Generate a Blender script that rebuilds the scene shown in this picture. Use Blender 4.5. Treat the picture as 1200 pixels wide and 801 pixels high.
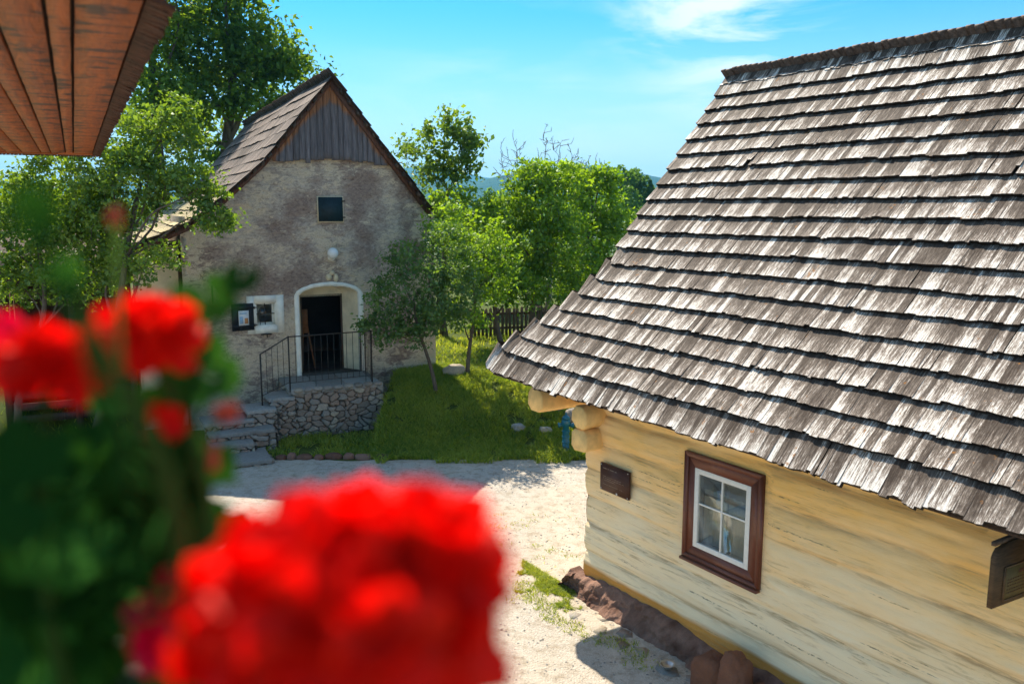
import bpy, math, random
import numpy as np
from math import sin, cos, pi, radians as R
for o in list(bpy.data.objects): bpy.data.objects.remove(o)
S = bpy.context.scene
COL = S.collection
# ------------------------------------------------------------------ camera
H = 5.2
PITCH = math.atan(157/1000)
cam = bpy.data.cameras.new('camera'); camo = bpy.data.objects.new('camera', cam); COL.objects.link(camo)
cam.sensor_width = 36; cam.lens = 30.0; cam.clip_start = 0.02; cam.clip_end = 20000
camo.location = (0, 0, H); camo.rotation_euler = (R(90) - PITCH, 0, 0)
cam.dof.use_dof = True; cam.dof.focus_distance = 14.0; cam.dof.aperture_fstop = 2.5; cam.dof.aperture_blades = 0
S.camera = camo
# ------------------------------------------------------------------ sun and sky
SUN_AZ, SUN_EL = R(23), R(46)          # left of the view direction, above the horizon
SD = np.array([-sin(SUN_AZ)*cos(SUN_EL), cos(SUN_AZ)*cos(SUN_EL), sin(SUN_EL)])
sun = bpy.data.lights.new('sun', 'SUN'); suno = bpy.data.objects.new('sun', sun); COL.objects.link(suno)
sun.energy = 4.6; sun.angle = R(0.5); sun.color = (1.0, 0.90, 0.74)
suno.rotation_euler = (R(90) - SUN_EL, 0, pi + SUN_AZ + 0.0)
suno.rotation_euler = (pi/2 - SUN_EL, 0, 0)
from mathutils import Vector
suno.rotation_euler = Vector(-SD).to_track_quat('-Z', 'Y').to_euler()
suno.location = (-8, 20, 30)
W = bpy.data.worlds.new("World"); S.world = W; W.use_nodes = True
nt = W.node_tree; nt.nodes.clear()
def wn(t, **k):
    n = nt.nodes.new(t)
    for a, b in k.items(): setattr(n, a, b)
    return n
sky = wn('ShaderNodeTexSky', sky_type='NISHITA'); sky.sun_disc = False
sky.sun_elevation = SUN_EL; sky.sun_rotation = -SUN_AZ
sky.air_density = 1.0; sky.dust_density = 0.4; sky.ozone_density = 1.5; sky.altitude = 700
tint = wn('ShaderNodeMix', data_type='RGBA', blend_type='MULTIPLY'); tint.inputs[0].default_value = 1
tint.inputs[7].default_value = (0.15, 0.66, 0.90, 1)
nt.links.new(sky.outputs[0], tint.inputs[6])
tc = wn('ShaderNodeTexCoord')
sep = wn('ShaderNodeSeparateXYZ'); nt.links.new(tc.outputs['Generated'], sep.inputs[0])
# thin cirrus: noise on direction, stretched along the streaks
mp = wn('ShaderNodeMapping'); mp.inputs['Rotation'].default_value = (0, R(-24), 0); mp.inputs['Scale'].default_value = (2.2, 2.0, 9.0)
nt.links.new(tc.outputs['Generated'], mp.inputs[0])
nz = wn('ShaderNodeTexNoise'); nz.inputs['Scale'].default_value = 2.1; nz.inputs['Detail'].default_value = 9; nz.inputs['Roughness'].default_value = .6; nz.inputs['Distortion'].default_value = .5
nt.links.new(mp.outputs[0], nz.inputs[0])
rmp = wn('ShaderNodeMapRange'); rmp.inputs[1].default_value = .46; rmp.inputs[2].default_value = .64
nt.links.new(nz.outputs[0], rmp.inputs[0])
def blob(dirv, r0, r1):
    d = np.array(dirv, float); d /= np.linalg.norm(d)
    v = wn('ShaderNodeVectorMath', operation='DISTANCE'); v.inputs[1].default_value = tuple(d)
    nrm = wn('ShaderNodeVectorMath', operation='NORMALIZE'); nt.links.new(tc.outputs['Generated'], nrm.inputs[0]); nt.links.new(nrm.outputs[0], v.inputs[0])
    m = wn('ShaderNodeMapRange', interpolation_type='SMOOTHSTEP'); m.inputs[1].default_value = r0; m.inputs[2].default_value = r1; m.inputs[3].default_value = 1; m.inputs[4].default_value = 0
    nt.links.new(v.outputs['Value'], m.inputs[0]); return m.outputs[0]
def wm(op, a, b):
    n = wn('ShaderNodeMath', operation=op)
    for i, q in enumerate((a, b)):
        if isinstance(q, (int, float)): n.inputs[i].default_value = q
        else: nt.links.new(q, n.inputs[i])
    return n.outputs[0]
c1 = blob((.235, 1, .225), .02, .17)
c2 = blob((.02, 1, .02), .05, .30)
cl = wm('MULTIPLY', rmp.outputs[0], wm('MAXIMUM', c1, wm('MULTIPLY', c2, .3)))
hz = wn('ShaderNodeMapRange', interpolation_type='SMOOTHSTEP'); hz.inputs[1].default_value = -.02; hz.inputs[2].default_value = .235; hz.inputs[3].default_value = .92; hz.inputs[4].default_value = 0
nt.links.new(sep.outputs[2], hz.inputs[0])
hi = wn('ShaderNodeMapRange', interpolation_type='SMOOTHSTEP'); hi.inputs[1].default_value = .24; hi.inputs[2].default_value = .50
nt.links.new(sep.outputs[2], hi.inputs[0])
tm = wn('ShaderNodeMix', data_type='RGBA'); tm.inputs[6].default_value = (0.14, 0.58, 0.80, 1); tm.inputs[7].default_value = (1.25, 1.2, 1.05, 1)  # sky above the view made neutral and brighter, added fill for the shade
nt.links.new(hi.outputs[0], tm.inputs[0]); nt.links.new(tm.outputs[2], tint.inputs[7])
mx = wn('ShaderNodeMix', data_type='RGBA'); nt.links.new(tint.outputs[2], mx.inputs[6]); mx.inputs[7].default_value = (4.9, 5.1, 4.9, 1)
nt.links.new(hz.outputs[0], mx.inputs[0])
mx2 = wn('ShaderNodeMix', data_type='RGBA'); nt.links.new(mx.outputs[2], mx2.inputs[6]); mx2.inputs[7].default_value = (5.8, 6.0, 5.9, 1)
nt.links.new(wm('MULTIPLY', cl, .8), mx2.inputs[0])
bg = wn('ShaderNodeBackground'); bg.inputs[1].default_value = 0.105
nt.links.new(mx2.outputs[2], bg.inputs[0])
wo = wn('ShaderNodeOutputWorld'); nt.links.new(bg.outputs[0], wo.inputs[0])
S.view_settings.view_transform = 'Standard'; S.view_settings.look = 'None'
S.view_settings.exposure = 1.12; S.view_settings.gamma = 1; S.view_settings.use_curve_mapping = False
S.render.engine = 'CYCLES'; S.render.resolution_x = 1024; S.render.resolution_y = 683
S.cycles.max_bounces = 6; S.cycles.transparent_max_bounces = 8; S.cycles.volume_bounces = 0
# ------------------------------------------------------------------ reference geometry
cp_, sp_ = cos(PITCH), sin(PITCH)
CC = np.array([0, 0, H]); FW = np.array([0, cp_, -sp_]); UP = np.array([0, sp_, cp_]); RT = np.array([1., 0, 0])
def ray(x, y): return FW*1000 + RT*(x-600) + UP*(400.5-y)
def at(x, y, D):
    d = ray(x, y); return CC + d*(D/d[1])
def at_z(x, y, z):
    d = ray(x, y); return CC + d*((z-H)/d[2])
TH = math.atan(665*cp_/1000); TB = math.atan(478*cp_/1000)
P0 = at_z(688, 690, 0); B0 = at(388, 440, 21.0); B0[2] = 0
HROT = TH - pi/2; BROT = TB
# ------------------------------------------------------------------ numpy noise
def _h(ix, iy, iz, s):
    n = (ix*374761393 + iy*668265263 + iz*2147483647 + s*1274126177) & 0xffffffff
    n = ((n ^ (n >> 13))*1274126177) & 0xffffffff
    return ((n ^ (n >> 16)) & 0xffff)/65535.0
def noise(x, y, z=0, s=0):
    x, y, z = np.broadcast_arrays(np.asarray(x, float), np.asarray(y, float), np.asarray(z, float))
    ix, iy, iz = (np.floor(q).astype(np.int64) for q in (x, y, z))
    fx, fy, fz = x-ix, y-iy, z-iz
    fx, fy, fz = (q*q*(3-2*q) for q in (fx, fy, fz))
    r = 0
    for a in (0, 1):
        for b in (0, 1):
            for c in (0, 1):
                r = r + _h(ix+a, iy+b, iz+c, s)*(fx if a else 1-fx)*(fy if b else 1-fy)*(fz if c else 1-fz)
    return r
def fbm(x, y, z=0, s=0, o=4):
    r = 0; a = .5; t = 0
    for k in range(o):
        r = r + a*noise(np.asarray(x)*2**k, np.asarray(y)*2**k, np.asarray(z)*2**k, s+k); t += a; a *= .5
    return r/t
def voro(x, y, s=0, jit=.8):
    ix, iy = np.floor(x).astype(np.int64), np.floor(y).astype(np.int64)
    f1 = np.full(x.shape, 9.); f2 = f1.copy(); cid = np.zeros(x.shape)
    for a in (-1, 0, 1):
        for b in (-1, 0, 1):
            cx, cy = ix+a, iy+b; z = cx*0
            px = cx+.5+(_h(cx, cy, z, s)-.5)*jit; py = cy+.5+(_h(cx, cy, z, s+7)-.5)*jit
            d = np.hypot(x-px, y-py); c = _h(cx, cy, z, s+13)
            m = d < f1
            f2 = np.where(m, f1, np.minimum(f2, d)); cid = np.where(m, c, cid); f1 = np.where(m, d, f1)
    return f1, f2, cid
def sstep(a, b, x):
    t = np.clip((np.asarray(x, float)-a)/(b-a), 0, 1); return t*t*(3-2*t)
# ------------------------------------------------------------------ mesh builder
class MB:
    def __init__(s): s.v = []; s.f = []; s.c = []; s.u = []; s.n = 0
    def add(s, v, f, col=(1, 1, 1), uv=None):
        v = np.asarray(v, float).reshape(-1, 3); n = len(v)
        c = np.asarray(col, float)
        if c.ndim == 1: c = np.tile(c, (n, 1))
        u = np.zeros((n, 3)) if uv is None else np.asarray(uv, float)
        if u.ndim == 1: u = np.tile(u, (n, 1))
        if u.shape[1] == 2: u = np.c_[u, np.zeros(n)]
        s.v.append(v); s.c.append(c[:, :3]); s.u.append(u)
        if isinstance(f, np.ndarray): f = (f + s.n).tolist()
        else: f = [[i+s.n for i in q] for q in f]
        s.f += f; s.n += n
    HEX = [(0, 3, 2, 1), (4, 5, 6, 7), (0, 1, 5, 4), (1, 2, 6, 5), (2, 3, 7, 6), (3, 0, 4, 7)]
    def hexa(s, v8, col=(1, 1, 1), uv=None): s.add(v8, s.HEX, col, uv)
    def box(s, a, b, col=(1, 1, 1), M=None, uv=None):
        (x0, y0, z0), (x1, y1, z1) = a, b
        v = np.array([(x0, y0, z0), (x1, y0, z0), (x1, y1, z0), (x0, y1, z0), (x0, y0, z1), (x1, y0, z1), (x1, y1, z1), (x0, y1, z1)], float)
        if M is not None: v = M(v)
        s.hexa(v, col, uv)
    def tube(s, pts, rad, n=8, cap=True, col=(1, 1, 1)):
        pts = np.asarray(pts, float); rad = np.broadcast_to(np.asarray(rad, float), (len(pts),))
        a = np.arange(n)/n*2*pi; vs = []; pu = None
        for i, p in enumerate(pts):
            t = pts[min(i+1, len(pts)-1)]-pts[max(i-1, 0)]; t = t/(np.linalg.norm(t)+1e-9)
            if pu is None:
                pu = np.cross(t, (0, 0, 1.) if abs(t[2]) < .9 else (1., 0, 0))
            pu = pu-t*np.dot(pu, t); pu /= np.linalg.norm(pu)+1e-9; w = np.cross(t, pu)
            vs.append(p+rad[i]*(np.cos(a)[:, None]*pu+np.sin(a)[:, None]*w))
        f = []
        for i in range(len(pts)-1):
            for k in range(n):
                q = (k+1) % n; f.append((i*n+k, i*n+q, (i+1)*n+q, (i+1)*n+k))
        if cap: f.append(tuple(range(n))[::-1]); f.append(tuple(range((len(pts)-1)*n, len(pts)*n)))
        L = np.repeat(np.r_[0, np.cumsum(np.linalg.norm(np.diff(pts, axis=0), axis=1))], n)
        s.add(np.concatenate(vs), f, col, np.c_[np.tile(a*.1, len(pts)), L])
    def prism(s, poly, d, col=(1, 1, 1)):
        """poly: planar Nx3 outline, d: extrusion vector"""
        p = np.asarray(poly, float); n = len(p)
        s.add(np.r_[p, p+np.asarray(d, float)], [tuple(range(n))[::-1], tuple(range(n, 2*n))]+[(i, (i+1) % n, n+(i+1) % n, n+i) for i in range(n)], col)
    def grid(s, X, keep=None, col=(1, 1, 1), uv=None):
        """X: (m,n,3) array of points"""
        m, n = X.shape[:2]; idx = np.arange(m*n).reshape(m, n)
        q = np.stack([idx[:-1, :-1], idx[1:, :-1], idx[1:, 1:], idx[:-1, 1:]], -1)
        q = q[keep] if keep is not None else q.reshape(-1, 4)
        c = np.asarray(col, float); c = c.reshape(-1, 3) if c.ndim == 3 else c
        u = None if uv is None else np.asarray(uv).reshape(m*n, -1)
        s.add(X.reshape(-1, 3), q, c, u)
    def build(s, name, mat, parent=None, smooth=False, org=None):
        v = np.concatenate(s.v); 
        if org is not None: v = v-np.asarray(org)
        me = bpy.data.meshes.new(name)
        n = len(v); L = np.fromiter((len(q) for q in s.f), int, len(s.f)); idx = np.fromiter((i for q in s.f for i in q), int, int(L.sum()))
        me.vertices.add(n); me.vertices.foreach_set('co', v.astype(np.float32).ravel())
        me.loops.add(len(idx)); me.loops.foreach_set('vertex_index', idx.astype(np.int32))
        me.polygons.add(len(L)); me.polygons.foreach_set('loop_start', np.r_[0, np.cumsum(L)[:-1]].astype(np.int32))
        me.update(calc_edges=True); me.validate()
        a = me.attributes.new('Col', 'FLOAT_COLOR', 'POINT'); a.data.foreach_set('color', np.c_[np.concatenate(s.c), np.ones(n)].astype(np.float32).ravel())
        a = me.attributes.new('uvm', 'FLOAT_VECTOR', 'POINT'); a.data.foreach_set('vector', np.concatenate(s.u).astype(np.float32).ravel())
        if smooth: me.polygons.foreach_set('use_smooth', np.ones(len(me.polygons), bool))
        me.materials.append(mat)
        o = bpy.data.objects.new(name, me); COL.objects.link(o)
        if org is not None and parent is None: o.location = org
        if parent is not None: o.parent = parent
        return o
def tag(o, label=None, cat=None, group=None, kind=None):
    if label: o['label'] = label
    if cat: o['category'] = cat
    if group: o['group'] = group
    if kind: o['kind'] = kind
    return o
def thing(name, label, cat, loc=(0, 0, 0), rz=0, group=None):
    o = bpy.data.objects.new(name, None); COL.objects.link(o); o.empty_display_size = .2
    o.location = loc; o.rotation_euler = (0, 0, rz); return tag(o, label, cat, group)
def nrmz(v): v = np.asarray(v, float); return v/(np.linalg.norm(v)+1e-12)
# ------------------------------------------------------------------ materials
class G:
    def __init__(s, name):
        s.m = bpy.data.materials.new(name); s.m.use_nodes = True; s.t = s.m.node_tree; s.t.nodes.clear()
        s.o = s.t.nodes.new('ShaderNodeOutputMaterial')
    def n(s, t, ins=None, **k):
        n = s.t.nodes.new(t)
        for a, b in k.items(): setattr(n, a, b)
        for a, b in (ins or {}).items():
            i = n.inputs[a]
            if isinstance(b, bpy.types.NodeSocket): s.t.links.new(b, i)
            else: i.default_value = b
        return n
    def obj(s, scale=(1, 1, 1), rot=(0, 0, 0)):
        tc = s.n('ShaderNodeTexCoord'); return s.n('ShaderNodeMapping', {0: tc.outputs['Object'], 'Scale': scale, 'Rotation': rot}).outputs[0]
    def uv(s, scale=(1, 1, 1)):
        a = s.n('ShaderNodeAttribute', attribute_name='uvm'); return s.n('ShaderNodeMapping', {0: a.outputs['Vector'], 'Scale': scale}).outputs[0]
    def col(s): return s.n('ShaderNodeAttribute', attribute_name='Col').outputs['Color']
    def sepc(s, c=None): return s.n('ShaderNodeSeparateColor', {0: c or s.col()}).outputs
    def noise(s, v, sc, det=4, rough=.55, dist=0): return s.n('ShaderNodeTexNoise', {'Vector': v, 'Scale': sc, 'Detail': det, 'Roughness': rough, 'Distortion': dist}).outputs[0]
    def vor(s, v, sc, feature='F1', out='Distance'): return s.n('ShaderNodeTexVoronoi', {'Vector': v, 'Scale': sc}, feature=feature).outputs[out]
    def ramp(s, f, stops, interp='LINEAR'):
        r = s.n('ShaderNodeValToRGB', {0: f}); e = r.color_ramp; e.interpolation = interp
        while len(e.elements) < len(stops): e.elements.new(.5)
        for q, (p, c) in zip(e.elements, stops): q.position = p; q.color = (*c, 1) if len(c) == 3 else c
        return r.outputs[0]
    def mr(s, f, a, b, c=0, d=1): return s.n('ShaderNodeMapRange', {0: f, 1: a, 2: b, 3: c, 4: d}).outputs[0]
    def math(s, op, a, b=0): return s.n('ShaderNodeMath', {0: a, 1: b}, operation=op).outputs[0]
    def mix(s, f, a, b, bt='MIX'):
        c = lambda q: (*q, 1) if isinstance(q, tuple) and len(q) == 3 else q
        return s.n('ShaderNodeMix', {0: f, 6: c(a), 7: c(b)}, data_type='RGBA', blend_type=bt).outputs[2]
    def bump(s, h, st=.5, dist=.01): return s.n('ShaderNodeBump', {'Height': h, 'Strength': st, 'Distance': dist}).outputs[0]
    def fin(s, color, rough=.8, normal=None, spec=.3, metal=0, **k):
        b = s.n('ShaderNodeBsdfPrincipled', {'Base Color': (*color, 1) if isinstance(color, tuple) and len(color) == 3 else color, 'Roughness': rough, 'Specular IOR Level': spec, 'Metallic': metal})
        if normal is not None: s.t.links.new(normal, b.inputs['Normal'])
        for a, q in k.items(): b.inputs[a].default_value = q
        s.t.links.new(b.outputs[0], s.o.inputs[0]); return s.m
def m_simple(name, col, rough=.7, var=.25, sc=12, bump=.15, spec=.3, metal=0, **k):
    g = G(name); v = g.obj(); a = g.noise(v, sc, 5)
    c = g.mix(g.mr(a, .3, .7), tuple(q*(1-var) for q in col), tuple(min(1, q*(1+var)) for q in col))
    return g.fin(c, rough, g.bump(g.noise(v, sc*4, 4), bump, .005), spec, metal, **k)
def m_shingle(name, dark, mid, light, bias=0):
    g = G(name); rnd = g.sepc()
    st = g.noise(g.uv((1, .055, 1)), 85, 7, .8, .25); st2 = g.noise(g.uv((1, .30, 1)), 70, 7, .85); bl = g.noise(g.obj(), 2.2, 8, .7)
    f = g.math('ADD', g.math('ADD', g.math('MULTIPLY', g.math('SUBTRACT', st, .5), 2.0), .45), g.math('ADD', g.math('MULTIPLY', st2, .75), g.math('MULTIPLY', g.math('SUBTRACT', rnd[2], .5), .30))); f = g.math('ADD', f, g.math('MULTIPLY', rnd[0], .40)); f = g.math('ADD', f, g.math('MULTIPLY', bl, .55))
    f = g.mr(f, 1.07-bias, 1.66-bias)
    c = g.ramp(f, [(0, dark), (.36, mid), (.50, tuple(q*1.25 for q in mid)), (.62, tuple(q*2.3 for q in mid)), (.9, light)])
    lich = g.mr(g.math('MULTIPLY', g.noise(g.uv(), 2.3, 3), g.noise(g.uv(), 24, 3)), .385, .43)
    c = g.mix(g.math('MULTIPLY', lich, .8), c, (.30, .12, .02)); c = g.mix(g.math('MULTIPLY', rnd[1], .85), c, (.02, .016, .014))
    return g.fin(c, .8, g.bump(st2, .25, .003), .2)
M_SH = m_shingle('weathered_shingles', (.042, .027, .019), (.128, .100, .080), (.78, .73, .66))
M_SHB = m_shingle('barn_shingles', (.035, .024, .02), (.10, .072, .058), (.24, .19, .16), -.0)
M_SHD = m_simple('shingle_underside', (.06, .035, .022), .9, .5, 30, .5)
def m_wood(name, c0, c1, sc=(1, 1, .08), f=40, rough=.75, bump=.5, knots=False):
    g = G(name); v = g.obj(sc); a = g.noise(v, f, 6, .65, .4); r = g.sepc()
    t = g.math('ADD', g.mr(a, .3, .7), g.math('MULTIPLY', g.math('SUBTRACT', r[0], .5), .6))
    c = g.mix(t, c0, c1)
    return g.fin(c, rough, g.bump(a, bump, .006), .3)
M_WOODD = m_wood('dark_wood', (.035, .022, .015), (.11, .07, .045))
def m_gable():
    g = G('gable_boards_wood'); r = g.sepc(); v = g.obj((1, 1, .07)); a = g.noise(v, 32, 6, .7, .3)
    grey = g.mix(g.mr(a, .3, .7), (.07, .062, .068), (.27, .24, .25)); org = g.mix(g.mr(a, .3, .7), (.16, .055, .022), (.58, .26, .11))
    f = g.math('ADD', r[1], g.math('MULTIPLY', g.math('SUBTRACT', g.noise(g.obj((1, 1, .4)), 5, 4), .5), .9))
    c = g.mix(g.mr(f, .42, .62), grey, org); c = g.mix(g.math('MULTIPLY', r[0], .45), c, (.05, .04, .04))
    return g.fin(c, .85, g.bump(a, .7, .01), .25)
M_GAB = m_gable()
def m_soffit():
    g = G('soffit_boards_wood'); r = g.sepc(); v = g.uv((1, .12, 1)); a = g.noise(v, 28, 6, .65, 1.2)
    cross = g.noise(g.uv((.9, 3.2, 1)), 4, 4, .6, .5); kn = g.mr(g.math('MULTIPLY', cross, g.noise(g.uv(), 5, 3)), .265, .32)
    c = g.mix(g.mr(a, .25, .75), (.10, .018, .002), (.50, .115, .010)); c = g.mix(g.math('MULTIPLY', r[0], .5), c, (.46, .12, .016)); c = g.mix(kn, c, (.07, .022, .012))
    return g.fin(c, .5, g.bump(g.math('ADD', a, g.math('MULTIPLY', cross, 1.5)), .6, .012), .4)
M_SOF = m_soffit()
def m_plaster():
    g = G('barn_rubble_plaster'); v = g.obj(); r = g.sepc()
    n1 = g.noise(v, .8, 6, .6); n2 = g.noise(g.obj((1, 1, 2.3)), 4.2, 8, .72, 1.0); n3 = g.noise(v, 34, 4, .7); n4 = g.noise(g.obj((1, 1, 1.7)), 11, 6, .75, .6)
    stone = g.ramp(n4, [(.28, (.14, .105, .085)), (.42, (.40, .32, .26)), (.55, (.55, .45, .36)), (.66, (.66, .55, .44))])
    pl = g.mix(g.mr(n3, .3, .7), (.50, .38, .26), (.80, .67, .50)); pl = g.mix(g.mr(n4, .55, .7), pl, (.27, .20, .14))
    f = g.math('ADD', g.math('ADD', g.math('MULTIPLY', g.math('SUBTRACT', n2, .5), 3.2), g.math('MULTIPLY', g.math('SUBTRACT', n1, .5), 3.0)), g.math('MULTIPLY', r[0], .85))
    c = g.mix(g.mr(f, .16, .34), g.mix(g.mr(n1, .42, .56), g.mix(1, stone, (.62, .55, .55), 'MULTIPLY'), stone), pl)
    pale = g.mr(g.noise(v, 3.1, 5, .7), .63, .69); c = g.mix(g.math('MULTIPLY', pale, .7), c, (.62, .54, .43))
    c = g.mix(g.math('MULTIPLY', g.mr(n3, .60, .72), .55), c, (.06, .045, .04))
    return g.fin(c, .95, g.bump(g.math('ADD', n4, g.math('MULTIPLY', n3, .5)), 1.0, .035), .1)
M_PLA = m_plaster()
def m_log():
    g = G('ochre_limewashed_logs'); v = g.obj((.30, 1, 1)); r = g.sepc(); ob = g.sepc(g.n('ShaderNodeTexCoord').outputs['Object'])
    big = g.noise(g.obj((.35, 1, 1.2)), 2.3, 5, .6); st = g.noise(g.obj((.08, 1, 1)), 26, 6, .7, .6); fine = g.noise(g.obj((.25, 1, 1)), 90, 3, .7)
    zz = ob[2]
    deep = (.90, .53, .16); pale = (.97, .77, .48)
    t = g.math('ADD', g.mr(zz, .7, 2.3, 0, 1), g.math('MULTIPLY', g.math('SUBTRACT', big, .5), 1.3))
    c = g.mix(g.mr(t, .2, 1.1), pale, deep)
    # ochre splash band just above the plinth
    c = g.mix(g.mr(g.math('ADD', zz, g.math('MULTIPLY', g.noise(v, 3, 3), .12)), .50, .44), c, (.66, .30, .06))
    worn = g.math('MULTIPLY', g.mr(st, .52, .64), g.mr(big, .40, .62))
    c = g.mix(g.math('MULTIPLY', worn, .68), c, (.40, .25, .11))
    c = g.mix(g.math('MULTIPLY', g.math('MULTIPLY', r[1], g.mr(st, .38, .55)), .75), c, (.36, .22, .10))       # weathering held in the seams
    crack = g.math('MULTIPLY', g.mr(g.noise(g.obj((.045, 1, 1.6)), 15, 3, .5, .3), .665, .685), g.mr(fine, .45, .6)); c = g.mix(g.math('MULTIPLY', crack, .85), c, (.10, .06, .035))
    c = g.mix(g.math('MULTIPLY', g.mr(fine, .55, .8), .2), c, (.9, .76, .5))
    return g.fin(c, .85, g.bump(g.math('ADD', g.math('MULTIPLY', st, 1.2), g.math('MULTIPLY', fine, .35)), .6, .012), .2)
M_LOG = m_log()
M_LOGEND = m_simple('log_end_paint', (.86, .56, .22), .85, .16, 9, .5)
def m_stone(name, cols, sc=6, rough=.9):
    g = G(name); r = g.sepc(); v = g.obj(); a = g.noise(v, sc, 6, .7); b = g.noise(v, sc*6, 4, .7)
    c = g.ramp(g.math('ADD', g.math('MULTIPLY', r[0], .7), g.math('MULTIPLY', a, .45)), [(i/(len(cols)-1), q) for i, q in enumerate(cols)])
    c = g.mix(g.math('MULTIPLY', r[1], .92), c, (.035, .03, .024)); c = g.mix(g.math('MULTIPLY', g.mr(b, .4, .7), .35), c, (.08, .07, .06))
    return g.fin(c, rough, g.bump(g.math('ADD', a, b), .7, .02), .2)
M_RUB = m_stone('rubble_stone', [(.14, .12, .10), (.26, .22, .18), (.34, .25, .19), (.30, .28, .25), (.55, .45, .32)])
M_FND = m_stone('reddish_plinth_stone', [(.05, .022, .015), (.15, .07, .045), (.30, .17, .12), (.20, .10, .07)], 11)
M_ROCK = m_stone('brown_boulder_stone', [(.07, .028, .014), (.15, .06, .03), (.24, .10, .055), (.3, .15, .08)], 8)
M_STEP = m_stone('grey_step_stone', [(.16, .15, .14), (.28, .27, .25), (.38, .37, .35)], 3)
M_WHITE = m_simple('aged_white_plaster', (.86, .82, .72), .85, .12, 6, .6)
M_CREAM = m_simple('cream_plaster', (.74, .62, .42), .9, .15, 4, .4)
M_BROWN = m_simple('brown_gloss_paint', (.17, .050, .024), .45, .12, 20, .1, .5)
M_SASH = m_simple('cream_white_paint', (.78, .74, .66), .5, .06, 20, .1, .4)
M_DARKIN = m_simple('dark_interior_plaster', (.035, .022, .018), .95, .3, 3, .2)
M_IRON = m_simple('dark_iron', (.05, .038, .032), .55, .4, 30, .3, .5, .5)
M_BLACKP = m_simple('black_painted_board', (.018, .020, .026), .6, .3, 12, .3)
M_TEALP = m_simple('dark_teal_board', (.010, .026, .034), .6, .3, 12, .3)
M_TEAL = m_simple('teal_hydrant_paint', (.012, .13, .19), .4, .15, 12, .1, .5)
M_PAPER = m_simple('paper', (.72, .74, .76), .6, .05, 12, .02)
M_LBLUE = m_simple('pale_blue_print', (.32, .48, .66), .6, .1, 12, .02)
M_ORNG = m_simple('orange_print', (.55, .25, .1), .6, .1, 12, .02)
M_GLOBE = m_simple('opal_glass', (.82, .82, .80), .15, .02, 12, .0, .5)
M_PLQ = m_wood('plaque_wood', (.035, .014, .008), (.085, .032, .018), (1, 1, 12), 6, .5)
M_LET = m_simple('faded_lettering', (.48, .36, .26), .7, .1, 12, .05)
M_SIGN = m_wood('sign_board_wood', (.05, .028, .012), (.13, .075, .035), (1, 1, 6), 8, .6)
M_SIGNP = m_simple('olive_sign_panel', (.13, .095, .035), .6, .15, 9, .1)
M_EASEL = m_simple('easel_wood', (.26, .11, .04), .6, .2, 12, .2)
M_CURT = m_simple('grey_curtain', (.72, .66, .56), .9, .2, 9, .2)
def m_glass():
    g = G('window_glass'); tr = g.n('ShaderNodeBsdfTransparent', {0: (.85, .86, .82, 1)}); gl = g.n('ShaderNodeBsdfGlossy', {0: (1, 1, 1, 1), 'Roughness': .03})
    nz = g.bump(g.noise(g.obj(), 4, 2), .08, .02); g.t.links.new(nz, gl.inputs['Normal'])
    fr = g.n('ShaderNodeFresnel', {0: 1.5}); f = g.math('ADD', g.math('MULTIPLY', fr.outputs[0], .55), .03)
    mx = g.n('ShaderNodeMixShader', {0: f, 1: tr.outputs[0], 2: gl.outputs[0]}); g.t.links.new(mx.outputs[0], g.o.inputs[0]); return g.m
M_GLASS = m_glass()
def m_road():
    g = G('pale_gravel_road'); v = g.obj(); n = g.noise(v, .55, 5, .6); f = g.noise(v, 55, 4, .75); p = g.vor(v, 38); m = g.noise(v, 5, 5, .7)
    c = g.mix(g.mr(f, .3, .7), (.27, .235, .195), (.62, .57, .49)); c = g.mix(g.math('MULTIPLY', g.mr(n, .40, .62), .8), c, (.50, .43, .34)); rut = g.mr(g.noise(g.obj((1, .12, 1)), 1.5, 4, .6), .5, .62); c = g.mix(g.math('MULTIPLY', rut, .45), c, (.62, .55, .45)); c = g.mix(g.math('MULTIPLY', g.mr(m, .48, .68), .65), c, (.24, .185, .12))
    c = g.mix(g.math('MULTIPLY', g.mr(g.noise(v, 19, 3, .7), .64, .70), .7), c, (.16, .14, .12))
    return g.fin(c, .9, g.bump(g.math('ADD', f, g.math('MULTIPLY', p, 1.4)), .5, .018), .2)
M_ROAD = m_road()
def m_soil():
    g = G('grassy_soil'); v = g.obj(); n = g.noise(v, 1.2, 5, .7); f = g.noise(v, 30, 4, .8)
    c = g.mix(g.mr(n, .3, .7), (.05, .085, .014), (.12, .15, .03)); c = g.mix(g.math('MULTIPLY', g.mr(f, .5, .75), .7), c, (.10, .085, .035))
    return g.fin(c, .95, g.bump(f, 1, .05), .1)
M_SOIL = m_soil()
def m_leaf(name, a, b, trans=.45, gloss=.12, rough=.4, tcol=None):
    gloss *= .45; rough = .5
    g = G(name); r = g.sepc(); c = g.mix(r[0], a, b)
    d = g.n('ShaderNodeBsdfDiffuse', {0: c}); tc_ = g.mix(1, c, tcol or (1.5, 1.35, .45), 'MULTIPLY'); t = g.n('ShaderNodeBsdfTranslucent', {0: tc_})
    gl = g.n('ShaderNodeBsdfGlossy', {0: (.9, 1, .9, 1), 'Roughness': rough})
    m1 = g.n('ShaderNodeMixShader', {0: trans, 1: d.outputs[0], 2: t.outputs[0]}); m2 = g.n('ShaderNodeMixShader', {0: gloss, 1: m1.outputs[0], 2: gl.outputs[0]})
    g.t.links.new(m2.outputs[0], g.o.inputs[0]); return g.m
M_LF_APPLE = m_leaf('apple_leaves', (.075, .155, .018), (.21, .33, .035), .5, .09)
M_LF_BIG = m_leaf('tall_tree_leaves', (.07, .16, .022), (.20, .31, .035), .55, .04)
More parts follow.
